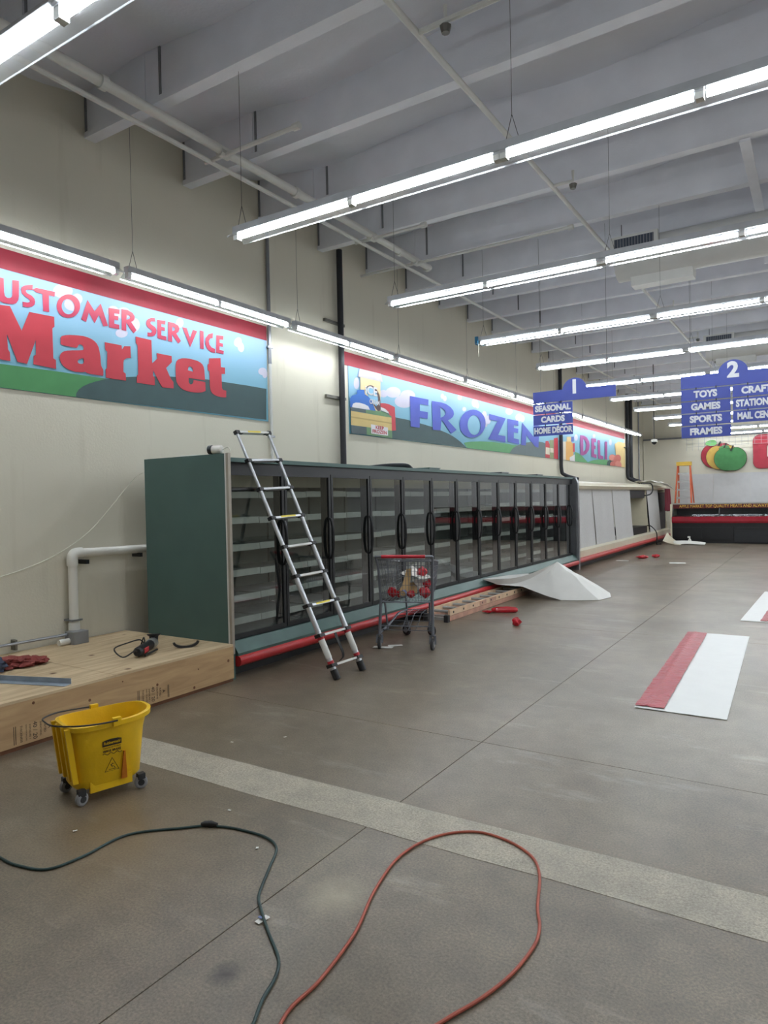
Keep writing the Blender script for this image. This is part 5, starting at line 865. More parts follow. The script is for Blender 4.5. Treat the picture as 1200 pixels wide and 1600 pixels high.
def crumpled_sheet(name, mtl, label, cat, fn, m=14, n=14, thick=0.003):
    o = MB().sheet([[fn(i / (m - 1), j / (n - 1)) for j in range(n)] for i in range(m)], thick).build(name, mtl, smooth=70)
    return tag(o, label, cat)
def fn(u, v):
    x = -5.35 + 1.05 * v; y = 24.1 + 1.7 * u
    z = 2.0 + 0.10 * abs(noise.noise(Vector((u * 3, v * 3, 2)))) + 0.05
    if x > -4.74: z -= 0.55 * (x + 4.74) * (0.3 + u)
    return (x, y, z)
crumpled_sheet('plastic_sheet', 'paper_white', 'crumpled white sheet lying across the top of the curtained case', 'sheet', fn)
def fn(u, v):
    y = 25.55 + 0.9 * u; z = 1.82 - 0.78 * v
    return (-4.62 + 0.05 * math.sin(u * 14) * (0.4 + v), y, z + 0.03 * math.sin(u * 6) * v)
crumpled_sheet('cloth', 'cloth_maroon', 'dark red cloth hanging down from the end of the curtained case', 'cloth', fn, 18, 8, 0.004)

# ================================================================ DELI COUNTER
dl = thing('deli_counter', 'black and dark red deli counter with yellow lettering along the top', 'counter', (-1.0, 25.1, 0))
DX0, DX1, DY = -4.22, 4.2, 24.55
MB().box(DX0 + 0.02, DX1, DY + 0.06, DY + 1.0, 0.0, 0.10).build('plinth', 'deli_black', dl)
MB().box(DX0, DX1, DY + 0.02, DY + 1.0, 0.10, 0.66).build('lower_body', 'deli_black', dl)
for k in range(9):
    x = DX0 + 0.05 + 0.93 * k
    MB().box(x, x + 0.86, DY, DY + 0.02, 0.14, 0.52).build('lower_panel', 'deli_black', dl)
MB().prism([(DY - 0.02, 0.66), (DY - 0.05, 0.72), (DY - 0.05, 0.86), (DY + 0.02, 0.88), (DY + 0.3, 0.88), (DY + 0.3, 0.66)], 0, DX0, DX1).build('red_front', 'deli_red', dl)
MB().box(DX0, DX1, DY + 0.92, DY + 1.0, 0.66, 1.28).build('rear_wall', 'deli_black', dl)
MB().box(DX0, DX1, DY + 0.12, DY + 0.92, 0.86, 0.90).build('display_deck', 'black_tray', dl)
for x in [DX0 + 0.02 + 1.4 * k for k in range(7)]:
    MB().prism([(DY + 0.0, 0.88), (DY + 0.03, 0.88), (DY + 0.24, 1.17), (DY + 0.21, 1.17)], 0, x - 0.015, x + 0.015).build('glass_post', 'deli_black', dl)
for k in range(6):
    x = DX0 + 0.04 + 1.4 * k
    MB().prism([(DY + 0.005, 0.885), (DY + 0.012, 0.885), (DY + 0.222, 1.168), (DY + 0.215, 1.168)], 0, x, x + 1.36).build('front_glass', 'deli_glass', dl)
MB().box(DX0, DX1, DY + 0.19, DY + 0.95, 1.135, 1.278).build('text_band', 'deli_band', dl)
MB().box(DX0 - 0.01, DX1, DY + 0.17, DY + 1.0, 1.275, 1.31).build('top_shelf', 'deli_steel', dl)
MB().box(DX0 - 0.05, DX0, DY - 0.03, DY + 1.0, 0.05, 1.29).build('end_panel', 'cream_metal', dl)
text_obj('band_lettering', 'APPLE MARKET TOP QUALITY MEATS AND ALWAYS', 0.135, 'text_yellow', dl, (-4.02, DY + 0.188, 1.207), (1, 0, 0), (0, 0, 1), 0.003, 0.0, 'LEFT', sx=0.83)
o = MB().box(-2.35, -1.25, DY - 0.06, DY - 0.04, 0.05, 0.42).build('dark_bin_front', 'case_black', dl)

# clutter by the deli counter
def fn(u, v):
    a = u * 2.2
    return (-4.35 + 0.55 * u + 0.05 * v, 23.6 + 0.5 * v - 0.25 * u, 0.006 + 0.34 * (1 - u) ** 2 * (0.3 + 0.7 * v) + 0.02 * v)
crumpled_sheet('plastic_board', 'cream_metal', 'curled cream plastic panel on the floor beside the deli counter', 'panel', fn, 12, 6, 0.012)
def fn(u, v):
    return (-4.05 + 0.95 * u, 23.55 + 0.28 * v, 0.008 + 0.10 * v * (1 - 0.5 * u) + 0.03 * math.sin(3 * u))
crumpled_sheet('plastic_board', 'paper_white', 'long pale strip panel lying flat before the deli counter', 'panel', fn, 12, 6, 0.012)
t = thing('spray_bottle', 'small clear white spray bottle on the floor by the deli counter', 'bottle', (-3.6, 24.0, 0))
MB().lathe([(0.045, 0), (0.05, 0.02), (0.05, 0.13), (0.02, 0.18), (0.016, 0.20)], (-3.6, 24.0, 0), (0, 0, 1), 12).build('bottle_body', 'pvc_white', t, True)
MB().box(-3.66, -3.58, 23.985, 24.015, 0.20, 0.25).build('trigger_head', 'pvc_white', t)

# ================================================================ BACK WALL SIGNS AND STEPLADDER
BYF = BY - 0.155
def apple(cx, cz, rx, rz_, d0, d1, col, name, sg):
    pts = []
    for k in range(40):
        a = 2 * math.pi * k / 40
        r = 1 - 0.20 * math.exp(-((a - math.pi / 2) / 0.32) ** 2) - 0.06 * math.exp(-((a - 1.5 * math.pi) / 0.22) ** 2)
        q = 1.0 if math.sin(a) > 0 else 0.93 + 0.07 * abs(math.cos(a))
        pts.append((cx + rx * r * math.cos(a) * (1.0 + 0.04 * math.sin(a)), cz + rz_ * r * math.sin(a) * q))
    mb = MB(); flat_poly(mb, [pts], lambda u, v, w: (u, BYF - d0 - w, v), d1 - d0); o = mb.build(name, col, sg)
    big = [(cx + (u - cx) * 1.025, cz + (v - cz) * 1.025) for u, v in pts]
    mb = MB(); flat_poly(mb, [big], lambda u, v, w: (u, BYF - d0 - w, v), (d1 - d0) * 0.7); mb.build('dark_edge', 'edge_dark', o)
    return o
sg = thing('apple_sign', 'wall sign of overlapping red, yellow and green apples on the back wall', 'sign', (-3.0, BYF, 3.0))
apple(-3.30, 3.05, 0.57, 0.52, 0.0, 0.06, 'apple_red', 'red_apple', sg)
apple(-3.13, 2.98, 0.56, 0.50, 0.06, 0.12, 'apple_yellow', 'yellow_apple', sg)
apple(-2.86, 2.90, 0.545, 0.48, 0.12, 0.19, 'apple_green', 'green_apple', sg)
def leaf(cx, cz, rx, rz_, d0, col):
    pts = [(cx + rx * math.cos(a) , cz + rz_ * math.sin(a) * (1 + 0.2 * math.cos(a))) for a in [2 * math.pi * k / 18 for k in range(18)]]
    mb = MB(); flat_poly(mb, [pts], lambda u, v, w: (u, BYF - d0 - w, v), 0.03); mb.build('leaf', col, sg)
leaf(-3.52, 3.54, 0.20, 0.11, 0.06, 'leaf_green'); leaf(-3.06, 3.30, 0.19, 0.12, 0.12, 'leaf_dark')
for x, z, d in ((-3.28, 3.47, 0.06), (-3.08, 3.38, 0.12), (-2.84, 3.28, 0.19)):
    MB().bar((x, BYF - d - 0.02, z - 0.08), (x + 0.09, BYF - d - 0.02, z + 0.12), 0.045, 0.04, up=(0, 1, 0)).build('stem', 'stem_dark', sg)
sg = thing('letter_sign', 'big rounded red channel letter next to the apple sign', 'sign', (-1.5, BYF, 2.5))
def rrect(x0, x1, z0, z1, r, n=6):
    out = []
    for cx, cz, a0 in ((x1 - r, z1 - r, 0), (x0 + r, z1 - r, 90), (x0 + r, z0 + r, 180), (x1 - r, z0 + r, 270)):
        for k in range(n + 1):
            a = math.radians(a0 + 90 * k / n); out.append((cx + r * math.cos(a), cz + r * math.sin(a)))
    return out
mb = MB(); flat_poly(mb, [rrect(-2.10, -0.95, 2.52, 3.74, 0.22), rrect(-1.68, -1.35, 2.84, 3.42, 0.14)], lambda u, v, w: (u, BYF - w, v), 0.10); mb.build('letter_body', 'apple_red', sg)
mb = MB(); flat_poly(mb, [rrect(-2.12, -0.93, 2.50, 3.76, 0.24), rrect(-1.66, -1.37, 2.86, 3.40, 0.13)], lambda u, v, w: (u, BYF - w, v), 0.07); mb.build('letter_return', 'deli_red', sg)

st = thing('stepladder', 'orange and aluminium stepladder with a yellow top behind the deli counter', 'ladder', (-4.0, 27.2, 0))
SY = 27.6; sxm = -4.30
for s in (-1, 1):
    MB().bar((sxm + s * 0.21, SY, 2.72), (sxm + s * 0.34, SY - 0.55, 0), 0.05, 0.08, up=(0, 1, 0)).build('front_rail', 'step_orange', st)
    MB().bar((sxm + s * 0.20, SY + 0.08, 2.70), (sxm + s * 0.32, SY + 0.75, 0), 0.04, 0.05, up=(0, 1, 0)).build('rear_rail', 'step_orange', st)
MB().box(sxm - 0.25, sxm + 0.25, SY - 0.12, SY + 0.14, 2.68, 2.82).build('top_cap', 'step_yellow', st)
for k in range(8):
    z = 0.3 + 0.30 * k; t_ = z / 2.72; hw = 0.34 - 0.13 * t_
    MB().box(sxm - hw, sxm + hw, SY - 0.58 + 0.55 * t_, SY - 0.48 + 0.55 * t_, z - 0.05, z + 0.015).build('step', 'rung_alu', st)
    if k % 2: MB().box(sxm - hw, sxm + hw, SY + 0.73 - 0.67 * t_, SY + 0.76 - 0.67 * t_, z - 0.015, z + 0.015).build('rear_brace', 'ladder_alu', st)

wg = thing('wire_grid', 'thin white wire grid hung on the back wall above the apple sign', 'grid', (-3.0, BY - 0.45, 3.3))
mb = MB()
for k in range(15): mb.tube([(-4.35 + 0.21 * k, BY - 0.45, 3.40 - (0.12 if k < 3 else 0)), (-4.35 + 0.21 * k, BY - 0.45, 3.90)], 0.006, 4)
mb.build('upright_wires', 'conduit_grey', wg); mb = MB()
for k in range(4): mb.tube([(-4.35, BY - 0.45, 3.42 + 0.13 * k), (-1.41, BY - 0.45, 3.42 + 0.13 * k)], 0.006, 4)
mb.build('cross_wires', 'conduit_grey', wg)
for x in (-4.2, -1.6): MB().tube([(x, BY - 0.45, 3.9), (x, BY - 0.45, 5.45)], 0.005, 4).build('hanging_wire', 'wire_dark', wg)
# ================================================================ AISLE SIGNS
def aisle_sign(label, x0, num, left, right, y=9.95, wire_top=5.45):
    W_, ph, gap = 1.215, 0.150, 0.014
    s = thing('aisle_sign', label, 'sign', (x0 + W_ / 2, y, 2.4))
    top = 3.175; hb = top - 0.165
    pts = [(x0, hb), (x0 + W_, hb), (x0 + W_, top)]
    cx = x0 + W_ * 0.5 + 0.02; rr = 0.178
    a0 = 8
    for k in range(17):
        a = math.radians(a0 + (180 - 2 * a0) * k / 16); pts.append((cx + rr * math.cos(a), top - 0.02 + rr * math.sin(a)))
    pts.append((x0, top))
    mb = MB(); flat_poly(mb, [pts], lambda u, v, w: (u, y + 0.006 - w, v), 0.012); h = mb.build('header_board', 'sign_blue', s)
    text_obj('number', num, 0.27, 'sign_text', h, (cx, y - 0.007, top + 0.02), (1, 0, 0), (0, 0, 1), 0.003, 0.012)
    for side, words in ((0, left), (1, right)):
        for k, wd in enumerate(words):
            xa = x0 + side * (W_ / 2 + 0.012); xb = xa + W_ / 2 - 0.012 if side == 0 else x0 + W_
            zt = hb - gap - k * (ph + gap)
            b = MB().box(xa, xb, y - 0.005, y + 0.005, zt - ph, zt).build('word_board', 'sign_blue', s)
            sz = 0.118; sx = min(1.0, 0.52 / (len(wd) * 0.066)) if len(wd) > 6 else 1.0
            text_obj('lettering', wd, sz, 'sign_text', b, ((xa + xb) / 2, y - 0.006, zt - ph / 2), (1, 0, 0), (0, 0, 1), 0.002, 0.006, sx=sx * 0.95)
    cl = MB()
    for side, words in ((0, left), (1, right)):
        for k in range(len(words)):
            zt = hb - k * (ph + gap)
            for q in (0.18, 0.42): cl.box(x0 + side * W_ / 2 + q, x0 + side * W_ / 2 + q + 0.012, y - 0.007, y + 0.007, zt - gap - 0.012, zt + 0.012)
    cl.build('clips', 'case_black', s)
    for xx in (x0 + 0.12, x0 + W_ - 0.12): MB().tube([(xx, y, top), (xx, y, wire_top)], 0.0025, 4).build('hanging_wire', 'wire_dark', s)
aisle_sign('blue hanging sign numbered one for seasonal, cards and home decor', -3.64, '1', ['SEASONAL', 'CARDS', 'HOME DÉCOR'], [])
aisle_sign('blue hanging sign numbered two listing toys, games, sports and frames', -1.575, '2', ['TOYS', 'GAMES', 'SPORTS', 'FRAMES'], ['CRAFTS', 'STATIONERY', 'MAIL CENTER'], wire_top=4.62)
# ================================================================ TELESCOPIC LADDER
tl = thing('telescopic_ladder', 'aluminium telescopic ladder leaning on the glass door freezer', 'ladder', (-3.68, 5.14, 0))
LB = [Vector((-3.69, 4.955, 0)), Vector((-3.67, 5.335, 0))]
LT = [Vector((-4.565, 4.655, 2.262)), Vector((-4.565, 5.085, 2.285))]
dirv = ((LT[0] + LT[1]) / 2 - (LB[0] + LB[1]) / 2).normalized()
side = (LB[1] - LB[0]).normalized(); outn = side.cross(dirv).normalized()
if outn.x < 0: outn = -outn
NR = 9
tt = [0.055 + (1 - 0.055) * k / (NR - 1) for k in range(NR)]
for s in (0, 1):
    P = lambda t: LB[s].lerp(LT[s], t)
    prev = 0.028
    for k in range(NR):
        w = 0.056 - 0.0035 * k
        MB().tube([P(prev), P(tt[k])], w / 2, 12).build('rail_section', 'ladder_alu', tl, smooth=True)
        a = P(tt[k])
        MB().obox(a, side * (w / 2 + 0.008), dirv * 0.016, outn * (w / 2 + 0.008)).build('collar', 'ladder_black', tl)
        prev = tt[k]
    MB().tube([P(0.002), P(0.04)], 0.034, 12).build('foot', 'ladder_black', tl, smooth=True)
    MB().tube([P(0.085), P(0.175)], 0.0295, 12).build('sticker', 'ladder_white', tl, smooth=True)
    MB().tube([P(0.062), P(0.073)], 0.0296, 12).build('red_sticker', 'sticker_red', tl, smooth=True)
    MB().tube([P(0.158), P(0.168)], 0.0297, 12).build('red_sticker', 'sticker_red', tl, smooth=True)
for k in range(NR):
    a, b = LB[0].lerp(LT[0], tt[k]), LB[1].lerp(LT[1], tt[k])
    r = MB().obox((a + b) / 2, (b - a) / 2 * 0.93, dirv * 0.010, outn * 0.022).build('rung', 'ladder_alu' if k not in (8,) else 'ladder_white', tl)
    if k in (2, 5, 8): MB().obox((a + b) / 2 + dirv * 0.003, (b - a) / 2 * (0.5 if k < 8 else 0.4), dirv * 0.0085, outn * 0.023).build('yellow_label', 'ladder_yellow', r)
    if k == 0 or k == 1 or k == 3 or k == 4: MB().obox((a + b) / 2, (b - a) / 2 * 0.72, dirv * 0.0102, outn * 0.0225).build('white_label', 'ladder_white', r)
    for q in (0.12, 0.88): MB().obox(a.lerp(b, q) + dirv * 0.0, (b - a).normalized() * 0.018, dirv * 0.0115, outn * 0.016).build('release_button', 'ladder_black', r)
a = LB[0].lerp(LT[0], tt[1]).lerp(LB[1].lerp(LT[1], tt[1]), 0.55)
def ribbon(mb, pts, wv, w, th=0.003):
    mb.sheet([[Vector(p) - Vector(wv) * w / 2, Vector(p), Vector(p) + Vector(wv) * w / 2] for p in pts], th)
mb = MB(); ribbon(mb, smooth_path([a, a + Vector((0.03, 0.02, -0.10)), a + Vector((0.05, 0.05, -0.19)), a + Vector((0.05, 0.055, -0.24)), a + Vector((0.04, 0.02, -0.27))], 5), (0, 1, 0.1), 0.034); mb.build('strap', 'ladder_black', tl)

# ================================================================ SHOPPING CART
CR = math.radians(19.0)
ct = thing('shopping_cart', 'grey wire shopping cart with a red handle in front of the freezer', 'cart', (-3.785, 6.33, 0), CR, local=True)
NT = dict(z=0.965, y=0.0, w=0.30); NB = dict(z=0.50, y=0.05, w=0.265); FT = dict(z=0.875, y=0.82, w=0.235); FB = dict(z=0.575, y=0.80, w=0.205)
def quad_wires(mb, A, B, Cc, D, nu, nv, r=0.0028):
    """wire lattice on the patch A-B (u) to D-C (v)"""
    A, B, Cc, D = map(Vector, (A, B, Cc, D))
    for i in range(nu + 1):
        u = i / nu; mb.tube([A.lerp(B, u), D.lerp(Cc, u)], r, 4, caps=False)
    for j in range(nv + 1):
        v = j / nv; mb.tube([A.lerp(D, v), B.lerp(Cc, v)], r, 4, caps=False)
def cn(k, s): return Vector((s * k['w'], k['y'], k['z']))
for nm, args in (('basket_side', (cn(NB, -1), cn(FB, -1), cn(FT, -1), cn(NT, -1), 24, 6)), ('basket_side', (cn(NB, 1), cn(FB, 1), cn(FT, 1), cn(NT, 1), 24, 6)),
                 ('basket_gate', (cn(NB, -1), cn(NB, 1), cn(NT, 1), cn(NT, -1), 16, 5)), ('basket_front', (cn(FB, -1), cn(FB, 1), cn(FT, 1), cn(FT, -1), 13, 5)),
                 ('basket_floor', (cn(NB, -1), cn(NB, 1), cn(FB, 1), cn(FB, -1), 14, 8)), ('child_seat', (Vector((-0.25, 0.17, 0.70)), Vector((0.25, 0.17, 0.70)), Vector((0.27, 0.14, 0.95)), Vector((-0.27, 0.14, 0.95)), 14, 4))):
    mb = MB(); quad_wires(mb, *args); mb.build(nm, 'cart_grey', ct)
mb = MB()
for s in (-1, 1): mb.tube([cn(NT, s), cn(FT, s)], 0.008, 8)
mb.tube([cn(FT, -1), cn(FT, 1)], 0.008, 8); mb.tube([cn(NT, -1), cn(NT, 1)], 0.007, 8); mb.tube([cn(NB, -1), cn(NB, 1)], 0.008, 8); mb.tube([cn(FB, -1), cn(FB, 1)], 0.007, 8)
mb.build('rim', 'cart_grey', ct, smooth=True)
MB().tube([(-0.315, -0.04, 1.0), (0.315, -0.04, 1.0)], 0.014, 10).build('handle_bar', 'cart_grey', ct, smooth=True)
MB().tube([(-0.245, -0.04, 1.0), (0.235, -0.04, 1.0)], 0.019, 12).build('handle_grip', 'cart_red', ct, smooth=True)
for s in (-1, 1):
    MB().tube([(s * 0.312, -0.04, 1.0), (s * 0.30, 0.02, 0.88), (s * 0.285, 0.06, 0.52), (s * 0.292, 0.0, 0.16)], [0.013, 0.013, 0.016, 0.018], 8).build('upright', 'cart_grey', ct, smooth=True)
    MB().tube([(s * 0.25, 0.09, 0.50), (s * 0.23, 0.14, 0.19), (s * 0.26, 0.06, 0.19)], 0.011, 8).build('rear_strut', 'cart_grey', ct, smooth=True)
    MB().tube([(s * 0.292, 0.0, 0.165), (s * 0.25, 0.25, 0.21), (s * 0.19, 0.50, 0.30), (s * 0.15, 0.80, 0.30), (s * 0.17, 0.80, 0.58)], 0.013, 8).build('base_rail', 'cart_grey', ct, smooth=True)
mb = MB()
for k in range(7):
    y = 0.12 + 0.11 * k; h = 0.285 - 0.13 * min(1, y / 0.8)
    z = 0.18 + (0.12 * min(1, max(0, (y - 0.15) / 0.35))); mb.tube([(-h, y, z), (h, y, z)], 0.005, 6)
for x in (-0.08, 0, 0.08): mb.tube([(x, 0.12, 0.18), (x, 0.5, 0.30), (x, 0.8, 0.30)], 0.004, 6)
mb.tube([(-0.285, 0.03, 0.24), (0.285, 0.03, 0.24)], 0.006, 6)
mb.build('lower_rack', 'cart_grey', ct)
for (x, y, a) in ((-0.292, 0.0, 0.1), (0.292, 0.0, -0.1), (-0.15, 0.78, 0.9), (0.15, 0.78, 0.9)):
    ax = Vector((math.cos(a), math.sin(a), 0)); c = Vector((x, y - 0.02, 0.063))
    wh = MB().lathe([(0.045, -0.017), (0.063, -0.012), (0.063, 0.012), (0.045, 0.017)], c, ax, 20).build('wheel', 'rubber_dark', ct, smooth=30)
    MB().lathe([(0.034, -0.020), (0.034, 0.020)], c, ax, 14).build('hub', 'wheel_grey', wh)
    mb = MB()
    for s in (-1, 1): mb.bar(c + ax * 0.026 * s, c + ax * 0.022 * s + Vector((0, 0.02, 0.085)), 0.005, 0.03, up=ax)
    mb.box(x - 0.026, x + 0.026, y - 0.026, y + 0.026, 0.145, 0.155)
    mb.cyl((x, y, 0.15), (x, y, 0.20 if y < 0.3 else 0.31), 0.01, 8)
    mb.build('caster_fork', 'cart_grey', wh)
# what lies in the cart (world positions from the cart's frame)
CM = Matrix.Translation(Vector((-3.785, 6.33, 0))) @ Matrix.Rotation(CR, 4, 'Z')
def cw(p): return CM @ Vector(p)
for i, (p, r, lab) in enumerate((((-0.16, 0.10, 0.60), 0.055, 'shiny red film ball at the near corner of the cart basket, by the cardboard'), ((-0.11, 0.18, 0.57), 0.035, 'smaller red film ball low beside the cardboard in the cart'),
                                 ((0.04, 0.13, 0.575), 0.045, 'red film ball in the middle of the cart floor next to the blue tube'), ((0.19, 0.12, 0.60), 0.058, 'crumpled red film ball at the cart side nearest the fiberglass ladder'),
                                 ((0.20, 0.22, 0.68), 0.05, 'red film ball stacked above another at the cart side'), ((0.13, 0.30, 0.80), 0.055, 'red film wad on top of the white paper in the cart'))):
    mb = MB(); crumple(mb, cw(p), r, 3.1 * i + 1, 2, 0.5)
    tag(mb.build('red_film_ball', 'film_red'), lab, 'wrapping', 'red film in the cart')
def board(name, mtl, label, pts, th=0.005, cat='cardboard', sub=6, bend=0.02):
    A, B, Cc, D = [Vector(p) for p in pts]
    rows = []
    for i in range(sub + 1):
        u = i / sub; row = []
        for j in range(sub + 1):
            v = j / sub; p = A.lerp(B, v).lerp(D.lerp(Cc, v), u)
            p = p + Vector((noise.noise(p * 9), noise.noise(p * 9 + Vector((5, 0, 0))), noise.noise(p * 9 + Vector((0, 7, 0))))) * bend
            row.append(p)
        rows.append(row)
    return tag(MB().sheet(rows, th).build(name, mtl, smooth=70), label, cat)
board('cardboard_piece', 'cardboard', 'tall brown cardboard piece standing up in the cart basket', [cw((-0.09, 0.10, 0.565)), cw((0.02, 0.12, 0.57)), cw((0.035, 0.18, 0.84)), cw((-0.01, 0.17, 0.84))])
board('cardboard_piece', 'cardboard', 'low brown cardboard flap leaning sideways in the cart basket', [cw((-0.14, 0.16, 0.57)), cw((0.09, 0.20, 0.58)), cw((0.06, 0.30, 0.70)), cw((-0.05, 0.26, 0.68))])
board('paper_sheet', 'paper_white', 'crumpled white paper draped over the load in the cart', [cw((-0.06, 0.18, 0.80)), cw((0.23, 0.16, 0.74)), cw((0.22, 0.42, 0.70)), cw((0.0, 0.40, 0.86))], 0.003, 'paper', 10, 0.05)
board('paper_sheet', 'paper_white', 'white paper edge hanging down inside the cart side', [cw((0.05, 0.20, 0.75)), cw((0.20, 0.19, 0.73)), cw((0.19, 0.21, 0.60)), cw((0.12, 0.20, 0.60))], 0.003, 'paper', 8, 0.03)
t = thing('cardboard_tube', 'short blue grey tube end lying on the cart floor', 'tube', cw((-0.05, 0.08, 0.52)))
a, b = cw((-0.045, 0.075, 0.585)), cw((-0.02, 0.40, 0.61))
MB().tube([a, b], 0.034, 14, caps=False).build('tube_wall', 'tube_blue', t, True); MB().tube([a.lerp(b, 0.03), b], 0.029, 14).build('tube_core', 'cardboard', t, True)

# ================================================================ LONG FIBREGLASS LADDER ON THE FLOOR
fl_ = thing('extension_ladder', 'tan fiberglass extension ladder lying flat along the freezer kick plate', 'ladder', (-4.4, 9.8, 0))
for x0, x1, lab in ((-4.15, -4.12, 0), (-4.455, -4.425, 1)):
    MB().box(x0, x1, 7.95, 12.6, 0.005, 0.072).build('lower_rail', 'fiber_pink', fl_)
    MB().box(x0 + (0.003 if lab == 0 else -0.003), x1 + (0.003 if lab == 0 else -0.003), 8.02, 12.7, 0.076, 0.15).build('upper_rail', 'fiber_tan', fl_)
for k in range(15):
    y = 8.12 + 0.305 * k
    MB().cyl((-4.44, y + 0.06, 0.038), (-4.14, y + 0.06, 0.038), 0.017, 10).build('lower_rung', 'rung_alu', fl_, True)
    MB().cyl((-4.44, y, 0.113), (-4.14, y, 0.113), 0.018, 10).build('upper_rung', 'rung_alu', fl_, True)
    MB().cyl((-4.125, y, 0.113), (-4.113, y, 0.113), 0.015, 8).build('rung_plug', 'rubber_dark', fl_)
MB().box(-4.44, -4.14, 7.955, 7.985, 0.02, 0.06).build('end_bracket', 'rung_alu', fl_)
for x in (-4.135, -4.44): MB().box(x - 0.03, x + 0.03, 7.93, 7.99, 0.0, 0.09).build('shoe', 'rubber_dark', fl_)
for y in (8.95, 9.3): MB().box(-4.117, -4.114, y, y + 0.22, 0.085, 0.142).build('red_label', 'fiber_pink', fl_)

# ================================================================ WHITE SHEET, FLOOR BANNERS, LITTER
pk = Vector((-3.55, 10.66, 0.575)); ring = [(-3.42, 10.42, 0.004), (-3.17, 10.50, 0.004), (-2.90, 10.66, 0.004), (-2.82, 11.05, 0.004), (-2.95, 11.5, 0.004), (-3.4, 11.65, 0.004), (-3.9, 11.5, 0.17), (-4.40, 11.6, 0.26), (-4.50, 11.0, 0.29), (-4.53, 9.98, 0.33), (-4.36, 10.16, 0.23), (-4.0, 10.30, 0.20), (-3.62, 10.38, 0.06)]
ring = [Vector(p) for p in ring]; n = len(ring)
rows = []
K = 9
for i in range(K + 1):
    u = i / K; row = []
    for j in range(n + 1):
        p = pk.lerp(ring[j % n], u)
        low = -0.10 * math.sin(math.pi * u) if (j % n) in (10, 11, 9, 8, 7) else 0.0
        w = noise.noise(p * 4) * 0.022 * math.sin(math.pi * u)
        p = p + Vector((w, w, low + w)); p.z = max(p.z, 0.004)
        if p.x < -4.1 and 7.9 < p.y < 12.7: p.z = max(p.z, 0.165)
        if p.x < -4.40: p.z = max(p.z, 0.25)
        if p.x < -4.49: p.z = max(p.z, 0.26 + (-4.49 - p.x) * 1.4)
        row.append(p)
    rows.append(row)
tag(MB().sheet(rows, 0.004).build('plastic_sheet', 'sheet_white', smooth=14), 'big white plastic sheet bunched up to a peak over the floor ladder', 'sheet')

def banner(label, A, ux, uy, W_, H_, red, flip=False):
    t = thing('floor_banner', label, 'banner', A)
    A = Vector(A); ux, uy = Vector(ux).normalized(), Vector(uy).normalized()
    def P(u, v, h): q = A + ux * u + uy * v; return (q.x, q.y, h)
    m = 30
    r0, r1 = ((0, red) if not flip else (W_ * 0.35, W_ * 0.35 + red))
    rows = [[P(W_ * j / 10, H_ * i / m, 0.004 + 0.004 * abs(noise.noise(Vector((j * 0.6, i * 0.35, 0))))) for j in range(11)] for i in range(m + 1)]
    MB().sheet(rows, 0.003).build('white_sheet', 'banner_white', t, smooth=60)
    m = 70
    rows = [[P(r0 + (r1 - r0) * j / 8 + 0.006 * noise.noise(Vector((i * 0.3, j, 4))), 0.04 + (H_ - 0.06) * i / m, 0.011 + 0.012 * abs(noise.noise(Vector((j * 0.35, i * 0.7, 2)))) + (0.008 if j == 3 else 0)) for j in range(9)] for i in range(m + 1)]
    MB().sheet(rows, 0.002).build('red_strip', 'banner_red', t, smooth=60)
banner('white vinyl banner with a wrinkled red strip flat on the open floor', (-1.205, 5.35, 0), (1, 0.0, 0), (-0.035, 1, 0), 0.63, 3.25, 0.205)
banner('second white banner with a red strip at the picture edge farther back', (-0.875, 9.65, 0), (1, -0.03, 0), (0.03, 1, 0), 0.63, 3.0, 0.22, True)

def wad(label, c, r, seed, sq, name='red_film_ball', mtl='film_red', cat='wrapping'):
    mb = MB(); crumple(mb, (c[0], c[1], r * sq[2] * 0.9), r, seed, 2, 0.5, sq, 0.002); return tag(mb.build(name, mtl), label, cat)
wad('red film ball alone on the floor before the white sheet', (-3.24, 8.12), 0.055, 4, (1, 1, 1))
mb = MB().tube(smooth_path([(-3.93, 8.93, 0.03), (-3.75, 9.0, 0.04), (-3.60, 9.08, 0.035)], 5), [0.025, 0.035, 0.04, 0.045, 0.043, 0.045, 0.046, 0.043, 0.040, 0.036, 0.02], 8)
crumple(mb, (-3.96, 8.86, 0.02), 0.06, 9, 2, 0.6, (1.3, 1, 0.3), 0.002); tag(mb.build('red_film_roll', 'film_red', smooth=True), 'rolled red film lying beside the floor ladder', 'wrapping')
wad('small red film scrap before the curtained case', (-3.85, 18.2), 0.09, 12, (1.5, 1, 0.5)); wad('red film scrap just past the other one, near the curtains', (-3.6, 18.6), 0.08, 17, (1.2, 1.2, 0.6))
def scrap(label, x, y, w, h, a, mtl='paper_white', cat='paper', nm='paper_scrap'):
    ca, sa = math.cos(a), math.sin(a)
    rows = [[(x + ca * w * (j / 4 - .5) - sa * h * (i / 3 - .5), y + sa * w * (j / 4 - .5) + ca * h * (i / 3 - .5), 0.004 + 0.006 * abs(noise.noise(Vector((i, j, x * 3))))) for j in range(5)] for i in range(4)]
    return tag(MB().sheet(rows, 0.001).build(nm, mtl), label, cat)
o = scrap('white price tag lying under the green cord', -1.823, 1.932, 0.055, 0.026, 1.43, nm='price_tag', cat='tag')
MB().box(-0.014, 0.004, -0.006, 0.006, 0, 0.0012).build('blue_print', 'tube_blue', o).location = (-1.825, 1.93, 0.012)
scrap('white paper scrap under the near cart wheel', -4.05, 6.28, 0.22, 0.09, 0.3)
scrap('pale paper scrap on the floor between the cart and the bumper', -3.98, 6.42, 0.16, 0.07, 0.7)
scrap('white paper scrap alone on the far floor', -2.85, 17.2, 0.35, 0.28, 0.2)
scrap('grey paper scrap by the red film before the curtains', -4.15, 17.4, 0.30, 0.22, 0.1)
